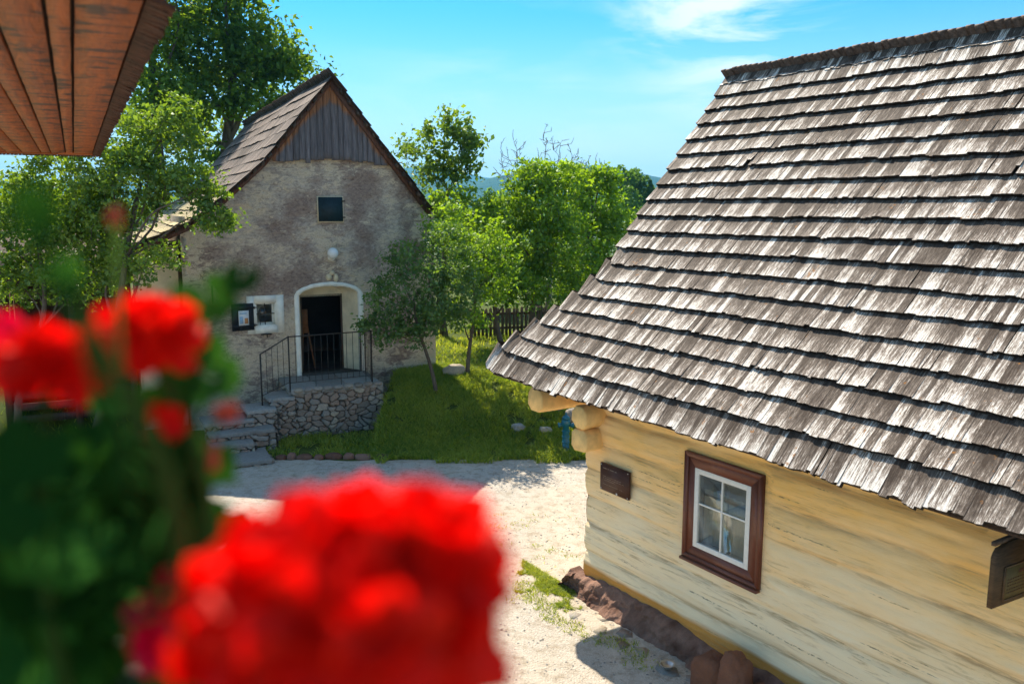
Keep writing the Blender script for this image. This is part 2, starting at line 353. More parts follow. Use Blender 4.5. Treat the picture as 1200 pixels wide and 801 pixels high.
M_LF_BRIGHT = m_leaf('bright_orchard_leaves', (.085, .19, .012), (.26, .42, .025), .55, .08)
M_LF_DARK = m_leaf('dark_plum_leaves', (.06, .14, .030), (.14, .25, .04), .45, .11)
M_LF_FOR = m_leaf('forest_leaves', (.075, .17, .045), (.15, .27, .06), .6, .02)
M_GRASS = m_leaf('grass_blades', (.13, .23, .022), (.46, .50, .08), .5, .05)
M_GER = m_leaf('geranium_leaves', (.003, .016, .004), (.045, .16, .028), .3, .0)
M_STEM = m_leaf('geranium_stem', (.03, .06, .012), (.06, .10, .02), .1, .0)
M_PET = m_leaf('red_petals', (.80, .003, .001), (.92, .018, .004), .45, .02, .5, (1.1, .2, .2))
M_PINK = m_leaf('crimson_petals', (.70, .004, .06), (.85, .01, .09), .4, .03, .5, (1.1, .2, .4))
M_BUD = m_leaf('orange_buds', (.45, .06, .03), (.6, .1, .05), .2, .03, .5, (1.1, .4, .4))
M_BARK = m_wood('tree_bark', (.035, .026, .020), (.13, .10, .075), (1, 1, .3), 14, .95, .9)
M_BARE = m_wood('bare_branch_bark', (.10, .085, .075), (.22, .19, .17), (1, 1, .3), 14, .95, .5)
# ------------------------------------------------------------------ terrain
def gz(x, y):
    x = np.asarray(x, float); y = np.asarray(y, float)
    a = sstep(-3.25, -2.95, x)
    hi = sstep(17.15, 21.4, y)*1.0 + .12*sstep(18.2, 19.2, y)*(1-sstep(19.5, 21, y))
    lo = sstep(19.9, 22.5, y)*.7 + sstep(22.5, 27, y)*.3
    z = hi*a+lo*(1-a)
    z = z + .05*(fbm(x*.9, y*.9, 0, 5)-.5)*sstep(17.2, 18, y)*2
    z = z - 22*sstep(70, 260, y) - 0*x
    return z
ys = np.r_[np.arange(-60, 0, 10), np.arange(0, 16, 1.), np.arange(16, 32, .12), np.arange(32, 70, 1.5), np.arange(70, 300, 12), 400, 700, 1200, 2500, 5000, 9000]
xs = np.r_[-9000, -3000, -1000, -400, -200, -100, -60, np.arange(-40, -13, 1.5), np.arange(-13, 11, .15), np.arange(11, 50, 2), 60, 100, 200, 400, 1000, 3000, 9000]
X, Y = np.meshgrid(xs, ys, indexing='ij')
b = MB(); b.grid(np.stack([X, Y, gz(X, Y)], -1)); tag(b.build('ground', M_SOIL, smooth=True), kind='structure')
# road: sheet 5 mm above the ground, ragged far edge
rx = np.arange(-16, 26, .1); t = np.linspace(0, 1, 90)
edge = 17.2+.22*(fbm(rx*1.3, 0*rx, 0, 3)-.5)+.12*(noise(rx*6, 0*rx, 0, 4)-.5)
X = np.repeat(rx[:, None], len(t), 1); Y = -6+(edge[:, None]+6)*t[None]
b = MB(); b.grid(np.stack([X, Y, gz(X, Y)+.006+.012*(fbm(X*2, Y*2, 0, 9)-.5)*(1-sstep(16.5, 17, Y))+.006], -1)); tag(b.build('road', M_ROAD, smooth=True), kind='structure')
rng = np.random.default_rng(3)
# loose pebbles
def pebbles(n, fx, size, seed):
    r = np.random.default_rng(seed); b = MB()
    base = np.array([(1, 0, 0), (0, 1, 0), (-1, 0, 0), (0, -1, 0), (0, 0, .7), (0, 0, -.5), (.7, .7, .1), (-.7, -.6, .2)])
    fc = np.array([(0, 6, 4), (6, 1, 4), (1, 2, 4), (2, 7, 4), (7, 3, 4), (3, 0, 4)])
    P = fx(r, n)
    for p in P:
        s = size*r.uniform(.4, 1.5); a = r.uniform(0, 2*pi); v = base*s*r.uniform(.7, 1.3, (8, 3)); c, q = cos(a), sin(a)
        v = np.c_[v[:, 0]*c-v[:, 1]*q, v[:, 0]*q+v[:, 1]*c, v[:, 2]]+np.array([p[0], p[1], gz(p[0], p[1])+.015])
        b.add(v, fc, (r.uniform(), 0, 0))
    return b
hx = np.array([sin(TH), -cos(TH)]); hy = np.array([cos(TH), sin(TH)])
def h2w(t, bb): return P0[:2]+hx*t+hy*bb
b = pebbles(2600, lambda r, n: np.c_[r.uniform(-4, 2.0, n), r.uniform(6, 17, n)], .012, 5)
tag(b.build('gravel', M_STEP), kind='stuff')
# ------------------------------------------------------------------ grass
def blades(P, h, w, seed, lean=.5):
    r = np.random.default_rng(seed); n = len(P); a = r.uniform(0, 2*pi, n); hh = h*r.uniform(.45, 1.35, n); ww = w*r.uniform(.7, 1.3, n)
    d = np.c_[np.cos(a), np.sin(a), 0*a]; ln = r.normal(0, lean, (n, 2))*hh[:, None]
    base = np.c_[P, gz(P[:, 0], P[:, 1])-.005]; mid = base+np.c_[ln*.35, hh*.6]; tip = base+np.c_[ln, hh*.95]
    V = np.stack([base-d*ww[:, None], base+d*ww[:, None], mid+d*ww[:, None]*.7, mid-d*ww[:, None]*.7, tip], 1).reshape(-1, 3)
    i = np.arange(n)[:, None]*5; F = np.concatenate([i+np.array([0, 1, 2, 3])]).tolist()+np.concatenate([i+np.array([3, 2, 4])]).tolist()
    c = np.repeat(np.clip(r.normal(.4, .25, n)+.8*(fbm(P[:, 0]*1.2, P[:, 1]*1.2, 0, 8)-.5), 0, 1), 5)
    b = MB(); b.add(V, F, np.c_[c, c, c]); return b
def scatter(n, x0, x1, y0, y1, seed, th=.0, sc=1.5, mask=None):
    r = np.random.default_rng(seed); P = np.c_[r.uniform(x0, x1, n), r.uniform(y0, y1, n)]
    k = fbm(P[:, 0]*sc, P[:, 1]*sc, 0, seed, 3) > th
    if mask is not None: k &= mask(P)
    return P[k]
P = np.concatenate([scatter(85000, -3.0, 3.6, 17.2, 22.4, 11, .28, 2.5), scatter(3500, -3.0, 3.6, 16.95, 17.3, 15, .5, 3), scatter(16000, -3, 8, 22.4, 29, 12, .3, 1.0), scatter(5000, -6, -2.9, 17.4, 19.2, 13, .42, 3), scatter(9000, -26, -9, 18, 32, 14, .2)])
tag(blades(P, .13, .011, 1, .7).build('grass', M_GRASS), kind='stuff')
def pm(P):
    q = P-P0[:2]; t = q@hx; bb = q@hy
    d1 = np.hypot((P[:, 0]-.66)/.52, (P[:, 1]-11.7)/.95)
    return (d1+1.5*(fbm(P[:, 0]*4, P[:, 1]*4, 0, 31)-.5)+.5*(fbm(P[:, 0]*17, P[:, 1]*17, 0, 32)-.5) < .85) & (bb < -.2)
def pm2(P):
    q = P-P0[:2]; t = q@hx; bb = q@hy
    line = np.abs(bb+.78+.10*np.sin(t*3)); return (line+.5*(fbm(P[:, 0]*7, P[:, 1]*7, 0, 33)-.5) < .14) & (t > -.7) & (t < 2.2)
def pm3(P): return fbm(P[:, 0]*5, P[:, 1]*5, 0, 35) > .64
P = np.concatenate([scatter(120000, -.6, 1.4, 9.8, 13.6, 21, .0, 1, pm), scatter(26000, 0, 2, 9, 12, 22, 0, 1, pm2)[::2], scatter(5000, -.6, 1.1, 10.5, 14, 23, 0, 1, pm3)])
tag(blades(P, .05, .006, 2, .8).build('grass', M_GRASS), kind='stuff')
# stones in the bank and along the road edge
def rock(b, c, rad, seed, col=None, n=14, rough=.35):
    u, v = np.meshgrid(np.linspace(0, 2*pi, n*2+1), np.linspace(.001, pi-.001, n+1), indexing='ij')
    d = np.stack([np.cos(u)*np.sin(v), np.sin(u)*np.sin(v), np.cos(v)], -1)
    k = 1+rough*(fbm(d[..., 0]*1.6+seed, d[..., 1]*1.6, d[..., 2]*1.6, seed, 4)-.5)*2
    d = np.sign(d)*np.abs(d)**.8
    X = np.asarray(c)+d*k[..., None]*np.asarray(rad)
    X[-1] = X[0]
    r = np.random.default_rng(seed); b.grid(X, col=col if col is not None else (r.uniform(), 0, 0))
def bank_stone(px_, py_, D, rad, name, label, seed, mat=M_STEP, cat='stone', group=None):
    p = at(px_, py_, D); p[2] = gz(p[0], p[1]); b = MB(); rock(b, (0, 0, rad[2]*.35), rad, seed)
    o = b.build(name, mat, smooth=True); o.location = p; tag(o, label, cat, group); return o
bank_stone(533, 440, 21.2, (.30, .2, .22), 'rock', 'squat brown boulder at the foot of the two plum trunks on the grassy bank', 41, M_RUB)
bank_stone(607, 493, 18.6, (.16, .12, .10), 'rock', 'small grey stone in the bank above the road just left of the teal hydrant', 42)
for i, (x_, y_, D, s_) in enumerate([(648, 470, 19.3, .3), (640, 500, 18.5, .15), (676, 478, 18.9, .28)]):
    bank_stone(x_, y_, D, (s_, s_*.7, s_*.6), 'rock', ['large shaded grey rock behind the teal hydrant, under the roof corner', 'shaded grey rock low on the bank, directly left of the teal hydrant base', 'shaded grey rock between the teal hydrant and the yellow log ends'][i], 50+i, M_RUB)
r_ = random.Random(4)
kx = 322
k_ = 0
KL = ['pale', 'brown', 'grey', 'dark', 'reddish', 'mossy']
while kx < 452:
    w_ = r_.uniform(10, 24); p = at_z(kx+w_/2, 538, 0); p[1] = 17.36+r_.uniform(-.05, .05)
    b = MB(); sz = (w_*.0086, .13, r_.uniform(.05, .10)); rock(b, (0, 0, .02), sz, 60+k_, col=(r_.random(), 0, 0), n=8)
    o = b.build('kerb_stone', M_FND, smooth=True); o.location = (p[0], p[1], gz(p[0], p[1])); tag(o, 'rough kerb stone, one of the low row between road and grass bank', 'stone', 'rough kerb stones edging the road'); kx += w_; k_ += 1
# flat flags at the foot of the house wall
for i, (t_, b_, s_) in enumerate([(.55, -.62, .17), (.95, -.60, .20), (1.40, -.62, .18), (1.75, -.50, .2), (2.15, -.55, .22), (1.25, -.38, .15), (.8, -.36, .14), (2.55, -.8, .2), (2.45, -.42, .14)]):
    p = h2w(t_, b_); b = MB(); r = np.random.default_rng(70+i); n = 7; a = np.sort(r.uniform(0, 2*pi, n)+0); a = np.linspace(0, 2*pi, n, endpoint=False)+r.uniform(-.3, .3, n)
    q = np.c_[np.cos(a)*s_*.85*r.uniform(.6, 1.2, n), np.sin(a)*s_*.7*r.uniform(.6, 1.2, n), np.full(n, -.03)]
    b.prism(q, (0, 0, .034), (r.uniform(.3, 1), 0, 0)); o = b.build('paving_stone', M_RUB); o.location = (p[0], p[1], .01); o.rotation_euler = (r.normal(0, .03), r.normal(0, .03), HROT)
    tag(o, 'flat broken stone set in the ground along the foot of the plinth', 'stone', 'flat stones along the plinth')
# ------------------------------------------------------------------ shingled roofs
def shingle_run(b, P, D, N, L, w, seed, lift=.075, thick=.024, ragged=.012, over=1.22, v0=0, gapp=.035, endc=0):
    """P: butt line points, D: up-slope unit vectors, N: surface normals, L: exposure per point"""
    r = np.random.default_rng(seed); seg = np.linalg.norm(np.diff(P, axis=0), axis=1); S_ = np.r_[0, np.cumsum(seg)]
    s = 0; pe = 0
    def ev(A, q): return np.array([np.interp(q, S_, A[:, i]) for i in range(3)])
    while s < S_[-1]-.01:
        ww = min(w*r.uniform(.45, 1.55), S_[-1]-s); e = pe*.4+r.normal(0, ragged); pe = e; tl = lift+r.normal(0, .0020); cr = r.uniform()
        miss = r.uniform() < .002; gap = r.uniform() < gapp; s1 = s+ww-(r.uniform(.006, .016) if gap else .0)
        tw = r.normal(0, .0003); j0 = e+r.normal(0, ragged*.35)+(.10 if miss else 0); j1 = e+r.normal(0, ragged*.35)+(.10 if miss else 0)
        q = []
        for sx, j, dh in ((s, j0, -tw), (s1, j1, tw)):
            p = ev(P, sx); d = nrmz(ev(D, sx)); n = nrmz(ev(N, sx)); l = np.interp(sx, S_, L)*over; kx_ = 1-.6*abs(n[0]); hh = (tl+dh)*kx_
            tp = .5*(s+s1) if gap else sx; pt = ev(P, s+(sx-s)*(1.0))
            q.append((p+d*j+n*(hh-thick*kx_), pt+d*l-n*.012, p+d*j+n*hh, pt+d*l+n*.004))
        (a0, a1, a2, a3), (c0, c1, c2, c3) = q; off = r.uniform(0, 50)
        va, vb = v0+off, v0+off+.36
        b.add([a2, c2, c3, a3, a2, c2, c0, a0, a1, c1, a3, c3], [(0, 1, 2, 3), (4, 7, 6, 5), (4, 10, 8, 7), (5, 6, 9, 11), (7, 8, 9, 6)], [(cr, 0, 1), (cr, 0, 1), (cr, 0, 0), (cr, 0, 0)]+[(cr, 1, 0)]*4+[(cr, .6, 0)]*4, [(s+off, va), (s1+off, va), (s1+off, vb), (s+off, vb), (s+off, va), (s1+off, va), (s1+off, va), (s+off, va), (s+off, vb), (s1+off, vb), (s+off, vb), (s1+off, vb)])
        s += ww
# ------------------------------------------------------------------ the log house
house = thing('log_house', 'yellow log house with a steep weathered shingle roof on the right of the lane', 'house', tuple(P0), HROT)
RB, RZ = 2.93, 7.17
prof0 = [(RB-.245-k*.1833, 6.80-k*.2165) for k in range(11)] + [(.668-k*.196, 4.42-k*.2155) for k in range(7)]
prof = prof0+[(-.70, 2.86)]
b = MB()
TEND = 8.2; tv = -.50
hipk = {10+i+1: q for i, q in enumerate([(-.60, .70), (-.69, .51), (-.82, .31), (-1.0, .11), (-1.18, -.09), (-1.38, -.29), (-1.56, -.49)])}; hipk[18] = (-1.70, -.70)
prevB = None
for k, (bb, zz) in enumerate(prof):
    nb, nz_ = (prof[k-1] if k > 0 else (RB, RZ)); d = nrmz((0, nb-bb, nz_-zz)); n = nrmz((0, -d[2], d[1])); L = math.hypot(nb-bb, nz_-zz)
    if k <= 10:
        nn = 80; T = np.linspace(tv, TEND, nn); wob = .006*np.sin(T*1.3+k)+.016*(fbm(T*.8, T*0+k, 0, 2)-.5)
        sag = 0
        P = np.c_[T, np.full(nn, bb)+wob*.6, np.full(nn, zz)+wob*.8+sag]; D_ = np.tile(d, (nn, 1)); N_ = np.tile(n, (nn, 1)); LL = np.full(nn, L)
    else:
        th_ = hipk[k][0]; bk = bb; r0 = .30
        # from the rear along the gable-side skirt, round the hip, then along the eave
        tp_ = hipk[k-1][0] if k > 11 else tv-.02; dS = nrmz((tp_-th_, 0, nz_-zz+({14: 0, 15: .02, 16: .05, 17: .08, 18: .10}.get(k-1, 0)-{15: .02, 16: .05, 17: .08, 18: .10}.get(k, 0)))); nS = nrmz((-dS[2], 0, dS[0])); P = []; D_ = []; N_ = []
        rear = 6.6
        lift = .10*np.exp(-2.2*max(0, 0)) if k >= 15 else 0
        flare = {15: .02, 16: .05, 17: .08, 18: .10}.get(k, 0)
        for q in np.linspace(rear, bk+r0, 26): P.append((th_, q, zz+flare)); D_.append(dS); N_.append(nS)
        for a in np.linspace(0, pi/2, 7)[1:-1]:
            P.append((th_+r0-r0*cos(a), bk+r0-r0*sin(a), zz+flare)); D_.append(nrmz(dS*cos(a)+d*sin(a))); N_.append(nrmz(nS*cos(a)+n*sin(a)))
        for q in np.linspace(th_+r0, TEND, 80):
            wob = .006*sin(q*1.3+k); P.append((q, bk+wob*.6, zz+flare*math.exp(-(q-th_)/.9)+wob*.8)); D_.append(d); N_.append(n)
        P = np.array(P); D_ = np.array(D_); N_ = np.array(N_); LL = np.full(len(P), L)
    shingle_run(b, P, D_, N_, LL, .062, 100+k, v0=k*.7, lift=.055 if k < 11 else .050, thick=.046, over=1.15 if k else 1.0, ragged=.007 if k < 18 else .014)
T = np.linspace(tv, TEND, 60); d = nrmz((0, .245, RZ-6.80)); n = nrmz((0, -d[2], d[1])); shingle_run(b, np.c_[T, np.full(60, RB-.13), np.full(60, RZ-.205)], np.tile(d, (60, 1)), np.tile(n, (60, 1)), np.full(60, .12), .062, 99, lift=.05, over=1.0)
roof = b.build('roof', M_SH, house)
# decking below the shingles, rear slope, soffits
b = MB()
def slab(P4, th=.03):
    P4 = np.array(P4, float); n = nrmz(np.cross(P4[1]-P4[0], P4[3]-P4[0])); b.hexa(np.r_[P4-n*th, P4], (.5, 0, 0))
e = .02
slab([(tv+.02, .86, 4.52), (TEND, .86, 4.52), (TEND, RB, RZ-.08), (tv+.02, RB, RZ-.08)])
slab([(-1.45, -.62, 2.86), (TEND, -.64, 2.83), (TEND, .86, 4.48), (tv+.1, .86, 4.48)])
HK = [(tv, .86, 4.54)]+[(hipk[q][0]+.09, prof[q][0]+.07, prof[q][1]-.02) for q in range(11, 19)]
for q in range(8):
    A_, B_ = HK[q], HK[q+1]; slab([(B_[0], 6.2, B_[2]), (B_[0], B_[1]+.15, B_[2]), (A_[0], A_[1]+.15, A_[2]), (A_[0], 6.2, A_[2])])
slab([(TEND, 5.0, 4.56), (tv+.02, 5.0, 4.56), (tv+.02, RB, RZ-.02), (TEND, RB, RZ-.02)])
slab([(TEND, 6.5, 2.86), (-1.60, 6.5, 2.86), (tv, 5.0, 4.52), (TEND, 5.0, 4.52)])
b.build('roof_deck', M_SHD, house)
M_SHR = m_wood('ridge_shingle_wood', (.05, .03, .022), (.17, .11, .08))
# ridge cap: two runs of short boards oversailing
b = MB(); r = np.random.default_rng(8); s_ = tv-.03
while s_ < TEND:
    w_ = r.uniform(.07, .13); j = r.normal(0, .005); c = r.uniform(0, .5)
    P4 = [(s_, RB+.25, RZ-.31+j), (s_+w_-.004, RB+.25, RZ-.31+j), (s_+w_-.002, RB-.13, RZ+.035+j), (s_, RB-.13, RZ+.035+j)]
    P4 = np.array(P4); n = nrmz(np.cross(P4[1]-P4[0], P4[3]-P4[0])); n = n if n[2] > 0 else -n
    b.hexa(np.r_[P4, P4+n*.03], (c, 0, 0), [(s_+9, 0), (s_+9+w_, 0), (s_+9+w_, .3), (s_+9, .3)]*2); s_ += w_
b.build('ridge_cap', M_SHR, house)
# gable boarding and rear walls
b = MB(); b.prism([(-.28, .9, 4.3), (-.28, 5.0, 4.3), (-.28, RB, RZ-.1)], (.05, 0, 0)); b.build('gable_board', M_WOODD, house)
def logwall(b, L, Hh, org, du, dn, z0=.22, logs=7, res=.022, hole=None, tint=0, seed=0):
    nu = int(L/res); nv = int((Hh-z0)/res); u = np.linspace(0, L, nu); z = np.linspace(z0, Hh, nv); U, Z = np.meshgrid(u, z, indexing='ij')
    lh = (Hh-z0)/logs; w = Z+.03*np.sin(U*.5+1)+.03*(fbm(U*.4, Z*2, 0, seed)-.5); q = (w-z0)/lh; fr = q-np.floor(q); lid = np.floor(q)
    prof_ = 1-np.abs(2*fr-1)**5; off = (_h(lid.astype(np.int64), lid.astype(np.int64)*0, lid.astype(np.int64)*0, seed+3)-.5)*.016
    dep = .042*prof_+off*1.6+.050*(fbm(U*.8, Z*7, 0, seed+1, 4)-.5)+.026*(fbm(U*2.5, Z*24, 0, seed+2, 3)-.5)
    if hole:
        dd_ = np.hypot(np.maximum(0, np.maximum(hole[0]-U, U-hole[1])), np.maximum(0, np.maximum(hole[2]-Z, Z-hole[3]))); dep = dep*sstep(.06, .22, dd_)+.012*(1-sstep(.06, .22, dd_))
    X = np.asarray(org)+U[..., None]*np.asarray(du)+(dep)[..., None]*np.asarray(dn)+Z[..., None]*np.array([0, 0, 1.])
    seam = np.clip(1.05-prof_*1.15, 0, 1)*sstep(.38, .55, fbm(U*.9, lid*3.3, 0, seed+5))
    keep = None
    if hole: 
        uc = (U[:-1, :-1]+U[1:, 1:])/2; zc = (Z[:-1, :-1]+Z[1:, 1:])/2; keep = ~((uc > hole[0]) & (uc < hole[1]) & (zc > hole[2]) & (zc < hole[3]))
    b.grid(X, keep, np.stack([0*U, seam, 0*U], -1))
b = MB(); logwall(b, 8.0, 2.95, (0, 0, 0), (1, 0, 0), (0, -1, 0), hole=(1.90, 2.92, 1.22, 2.37), seed=3)
b.build('wall', M_LOG, house, smooth=True)
b = MB(); logwall(b, 5.8, 2.95, (0, 0, 0), (0, 1, 0), (-1, 0, 0), res=.06, seed=8)
b.box((7.97, 0.05, 0), (8.0, 5.8, 2.95)); b.box((0.05, 5.77, 0), (7.97, 5.8, 2.95)); b.box((0.02, 0.03, 2.9), (7.96, 5.76, 2.93))
b.build('wall', M_LOG, house, smooth=True)
# log ends at the corner (octagonal)
def logend(t, z, rx_, rz_, b0, b1, seed, ch=.42):
    b = MB(); A = [(-1, -ch), (-ch, -1), (ch, -1), (1, -ch), (1, ch), (ch, 1), (-ch, 1), (-1, ch)]; st = []
    ys_ = [b0, b0+.02, b0+.2, b1]; sc = [.93, 1, 1.0, 1.0]
    V = np.array([[(t+x*rx_*k, y, z+q*rz_*k) for x, q in A] for y, k in zip(ys_, sc)]).reshape(-1, 3)
    F = [tuple(range(8))]+[(i*8+j, (i+1)*8+j, (i+1)*8+(j+1) % 8, i*8+(j+1) % 8) for i in range(3) for j in range(8)]+[tuple(range(24, 32))[::-1]]
    V += np.random.default_rng(seed).normal(0, .004, V.shape)
    b.add(V, F); b.build('log_end', M_LOGEND, house)
logend(.20, 2.52, .155, .15, -.34, .12, 1); logend(.165, 2.20, .16, .145, -.31, .12, 2, .6)
logend(-.68, 2.60, .17, .17, -.42, 1.2, 3, .5)
b = MB(); b.box((-1.3, -.12, 2.70), (7.9, .12, 2.87)); b.build('wall_plate', M_LOG, house)
# plinth of rendered stone
u = np.linspace(-.22, 8, 1300); v = np.linspace(0, 1, 60); U, V_ = np.meshgrid(u, v, indexing='ij')
top = .27+.09*(fbm(U*1.9, U*0, 0, 44)-.5)*2; f1, f2, cid = voro(U*3.2, V_*1.6, 3)
dep = -.30+.20*V_**1.5+.22*np.clip(V_-.9, 0, 1)*10*.08 - .016*sstep(0, .5, f2-f1)-.20*(fbm(U*3.0, V_*1.4, 0, 45, 3)-.5)-.075*(fbm(U*13, V_*5, 0, 49, 5)-.5)
dep = np.where(V_ > .97, .03, dep)
b = MB(); b.grid(np.stack([U+0*V_, dep, top*V_-.06*(1-V_)], -1), None, np.stack([np.clip(fbm(U*5, V_*2, 0, 46)*1.4-.2, 0, 1), .10*(1-sstep(0, .10, f2-f1)), 0*U], -1))
vv = np.linspace(.0, 6, 200); U, V_ = np.meshgrid(vv, v, indexing='ij'); f1, f2, cid = voro(U*3.2, V_*1.6, 5)
b.grid(np.stack([-.26+.2*V_**1.5-.05*sstep(0, .35, f2-f1), U-.3, .28*V_-.05], -1), None, np.stack([cid, 0*U, 0*U], -1))
b.build('plinth', M_FND, house, smooth=True)
# window
win = bpy.data.objects.new('window', None)
def framebox(name, t0, t1, z0, z1, w, y0, y1, mat, parent, mull=None, mw=.022, rail=None):
    b = MB(); 
    b.box((t0, y0, z0), (t0+w, y1, z1)); b.box((t1-w, y0, z0), (t1, y1, z1)); b.box((t0+w, y0+.001, z1-w), (t1-w, y1, z1)); b.box((t0+w, y0+.001, z0), (t1-w, y1, z0+w))
    if mull:
        tm = (t0+t1)/2; zm = z0+(z1-z0)*mull
        b.box((tm-mw/2, y0+.008, z0+w), (tm+mw/2, y1-.004, z1-w)); b.box((t0+w, y0+.010, zm-mw/2), (tm-mw/2, y1-.005, zm+mw/2)); b.box((tm+mw/2, y0+.010, zm-mw/2), (t1-w, y1-.005, zm+mw/2))
    o = b.build(name, mat, parent); mod = o.modifiers.new('bevel', 'BEVEL'); mod.width = .004; mod.segments = 2; return o
b = MB(); t0, t1, z0, z1 = 1.84, 2.98, 1.165, 2.435
for (a0, a1, w, y) in ((0, 0, .05, -.062), (.05, 0, .115, -.045)):
    T0, T1, Z0, Z1 = t0+a0, t1-a0, z0+a0, z1-a0
    P_ = lambda q, s: [(T0+s, q, Z0+s), (T1-s, q, Z0+s), (T1-s, q, Z1-s), (T0+s, q, Z1-s)]
    A, B_ = P_(y, 0), P_(y, w)
    for i in range(4):
        j = (i+1) % 4; b.hexa([(*A[i][:1], .03, A[i][2]), (*A[j][:1], .03, A[j][2]), (*B_[j][:1], .03, B_[j][2]), (*B_[i][:1], .03, B_[i][2]), A[i], A[j], B_[j], B_[i]])
b.box((t0-.005, -.095, z0-.03), (t1+.005, -.03, z0-.001))
wf = b.build('window', M_BROWN, house)
framebox('sash', 2.00, 2.82, 1.33, 2.27, .062, -.05, -.01, M_SASH, wf, .56)
b = MB(); b.box((2.05, -.028, 1.38), (2.77, -.024, 2.22)); b.build('pane', M_GLASS, wf)
framebox('inner_sash', 2.0, 2.82, 1.33, 2.27, .05, .05, .07, M_WOODD, wf, .66, .03)
b = MB(); uu = np.linspace(2.0, 2.82, 90); zz_ = np.linspace(1.3, 2.0, 12); U, Z = np.meshgrid(uu, zz_, indexing='ij')
b.grid(np.stack([U, .10+.014*np.sin(U*52)+.006*np.sin(U*121), Z], -1)); b.build('curtain', M_CURT, wf, smooth=True)
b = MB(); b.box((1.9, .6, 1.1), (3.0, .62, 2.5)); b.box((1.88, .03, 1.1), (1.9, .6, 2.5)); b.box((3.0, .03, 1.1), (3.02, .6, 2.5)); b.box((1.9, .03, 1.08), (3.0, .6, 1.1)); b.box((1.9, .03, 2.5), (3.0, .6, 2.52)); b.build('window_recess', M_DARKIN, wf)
# plaque (thing fixed to the wall)
pl = thing('wooden_plaque', 'small dark brown plaque with faded lettering on the yellow log wall near its corner', 'plaque', (P0[0]-cos(TH)*.028, P0[1]-sin(TH)*.028, 0), HROT)
b = MB(); b.box((.37, -.075, 1.57), (.93, -.045, 1.93)); o = b.build('board', M_PLQ, pl)
r = random.Random(5)
for row, (zc, n0, x0, x1) in enumerate([(1.872, 3, .43, .70), (1.765, 0, .43, .78), (1.74, 0, .43, .84), (1.715, 0, .43, .66), (1.66, 0, .43, .80)]):
    x = x0; b = MB()
    while x < x1:
        w_ = r.uniform(.008, .014); hh = .011 if n0 else .006
        if r.random() > .2: b.box((x, -.0775, zc-hh/2), (x+w_*.45, -.0755, zc+hh/2)); 
        if r.random() > .4: b.box((x+w_*.45, -.0775, zc-hh/2), (x+w_*.8, -.0755, zc-hh/2+.003))
        x += w_+.004
    b.build('text_line', M_LET, pl)
for q in ((.39, 1.59), (.91, 1.59), (.39, 1.91), (.91, 1.91)): b = MB(); b.tube([(q[0], -.074, q[1]), (q[0], -.080, q[1])], .007, 8); b.build('screw', M_SASH, pl)
b = MB(); b.box((.69, -.0785, 1.575), (.715, -.0755, 1.60)); b.build('white_mark', M_SASH, pl)
# hanging sign at right
sg = thing('hanging_sign', 'dark wooden sign with an olive panel hanging under the shingle eave at the right', 'sign', tuple(P0), HROT)
def sgM(v):
    v = v-np.array([5.62, -.60, 0]); a = R(-4); c, s = cos(a), sin(a); v = np.c_[v[:, 0]*c-v[:, 1]*s, v[:, 0]*s+v[:, 1]*c, v[:, 2]]; return v+np.array([5.62, -.60, 0])
b = MB(); zt = 2.66
pts = [(-.60, 2.20), (-.02, 2.20), (-.02, 2.70), (-.44, 2.70), (-.50, 2.67), (-.555, 2.665), (-.585, 2.63), (-.60, 2.60)]
P3 = sgM(np.array([(5.60, q[0], q[1]) for q in pts])); b.prism(P3[::-1], sgM(np.array([(5.64, 0, 0)]))[0]-sgM(np.array([(5.60, 0, 0)]))[0], (.4, 0, 0)); b.build('board', M_SIGN, sg)
b = MB(); b.box((5.642, -.47, 2.25), (5.650, -.05, 2.50), M=sgM); b.build('panel', M_SIGNP, sg)
b = MB(); 
for a_, c_ in (((5.643, -.49, 2.24), (5.655, -.472, 2.51)), ((5.643, -.472, 2.503), (5.655, -.03, 2.513)), ((5.643, -.472, 2.237), (5.655, -.03, 2.247))): b.box(a_, c_, M=sgM)
b.build('panel_frame', M_SIGN, sg)
r = random.Random(6); b = MB()
b.box((5.6505, -.30, 2.435), (5.6525, -.20, 2.465), M=sgM); b.build('emblem', M_PLQ, sg)
for zc in (2.40, 2.375, 2.35, 2.32, 2.295):
    x = -.44; b = MB()
    while x < -.1: w_ = r.uniform(.01, .03); b.box((5.6505, x, zc-.004), (5.6525, x+w_*.8, zc+.004), M=sgM); x += w_+.006
    b.build('text_line', M_PLQ, sg)
b = MB(); b.box((5.605, -.62, 2.70), (5.635, .04, 2.73)); b.build('bracket', M_WOODD, sg)
# boulders and the bowl at the wall foot
def boulder(t, bb, rad, seed, label):
    p = h2w(t, bb); b = MB(); rock(b, (0, 0, rad[2]*.75), rad, seed, n=26, rough=.30); o = b.build('boulder', M_ROCK, smooth=True); o.location = (p[0], p[1], 0); o.rotation_euler = (0, 0, HROT); tag(o, label, 'boulder')
boulder(2.78, -.50, (.20, .17, .27), 81, 'tall brown boulder against the plinth, leftmost of the boulders under the yellow wall')
boulder(3.02, -.40, (.19, .17, .33), 86, 'rounded brown boulder standing behind the leftmost one at the foot of the yellow wall')
boulder(3.45, -.42, (.26, .19, .22), 83, 'low brown boulder in the middle of the row by the bottom edge')
boulder(3.98, -.42, (.30, .20, .24), 84, 'long brown boulder at the right end of the row by the bottom edge')
p = at_z(782, 783, .03); b = MB(); a = np.linspace(0, 2*pi, 33); pr = [(.055, 0), (.075, .035), (.092, .042), (.088, .045), (.070, .034), (.05, .008), (.001, .006)]
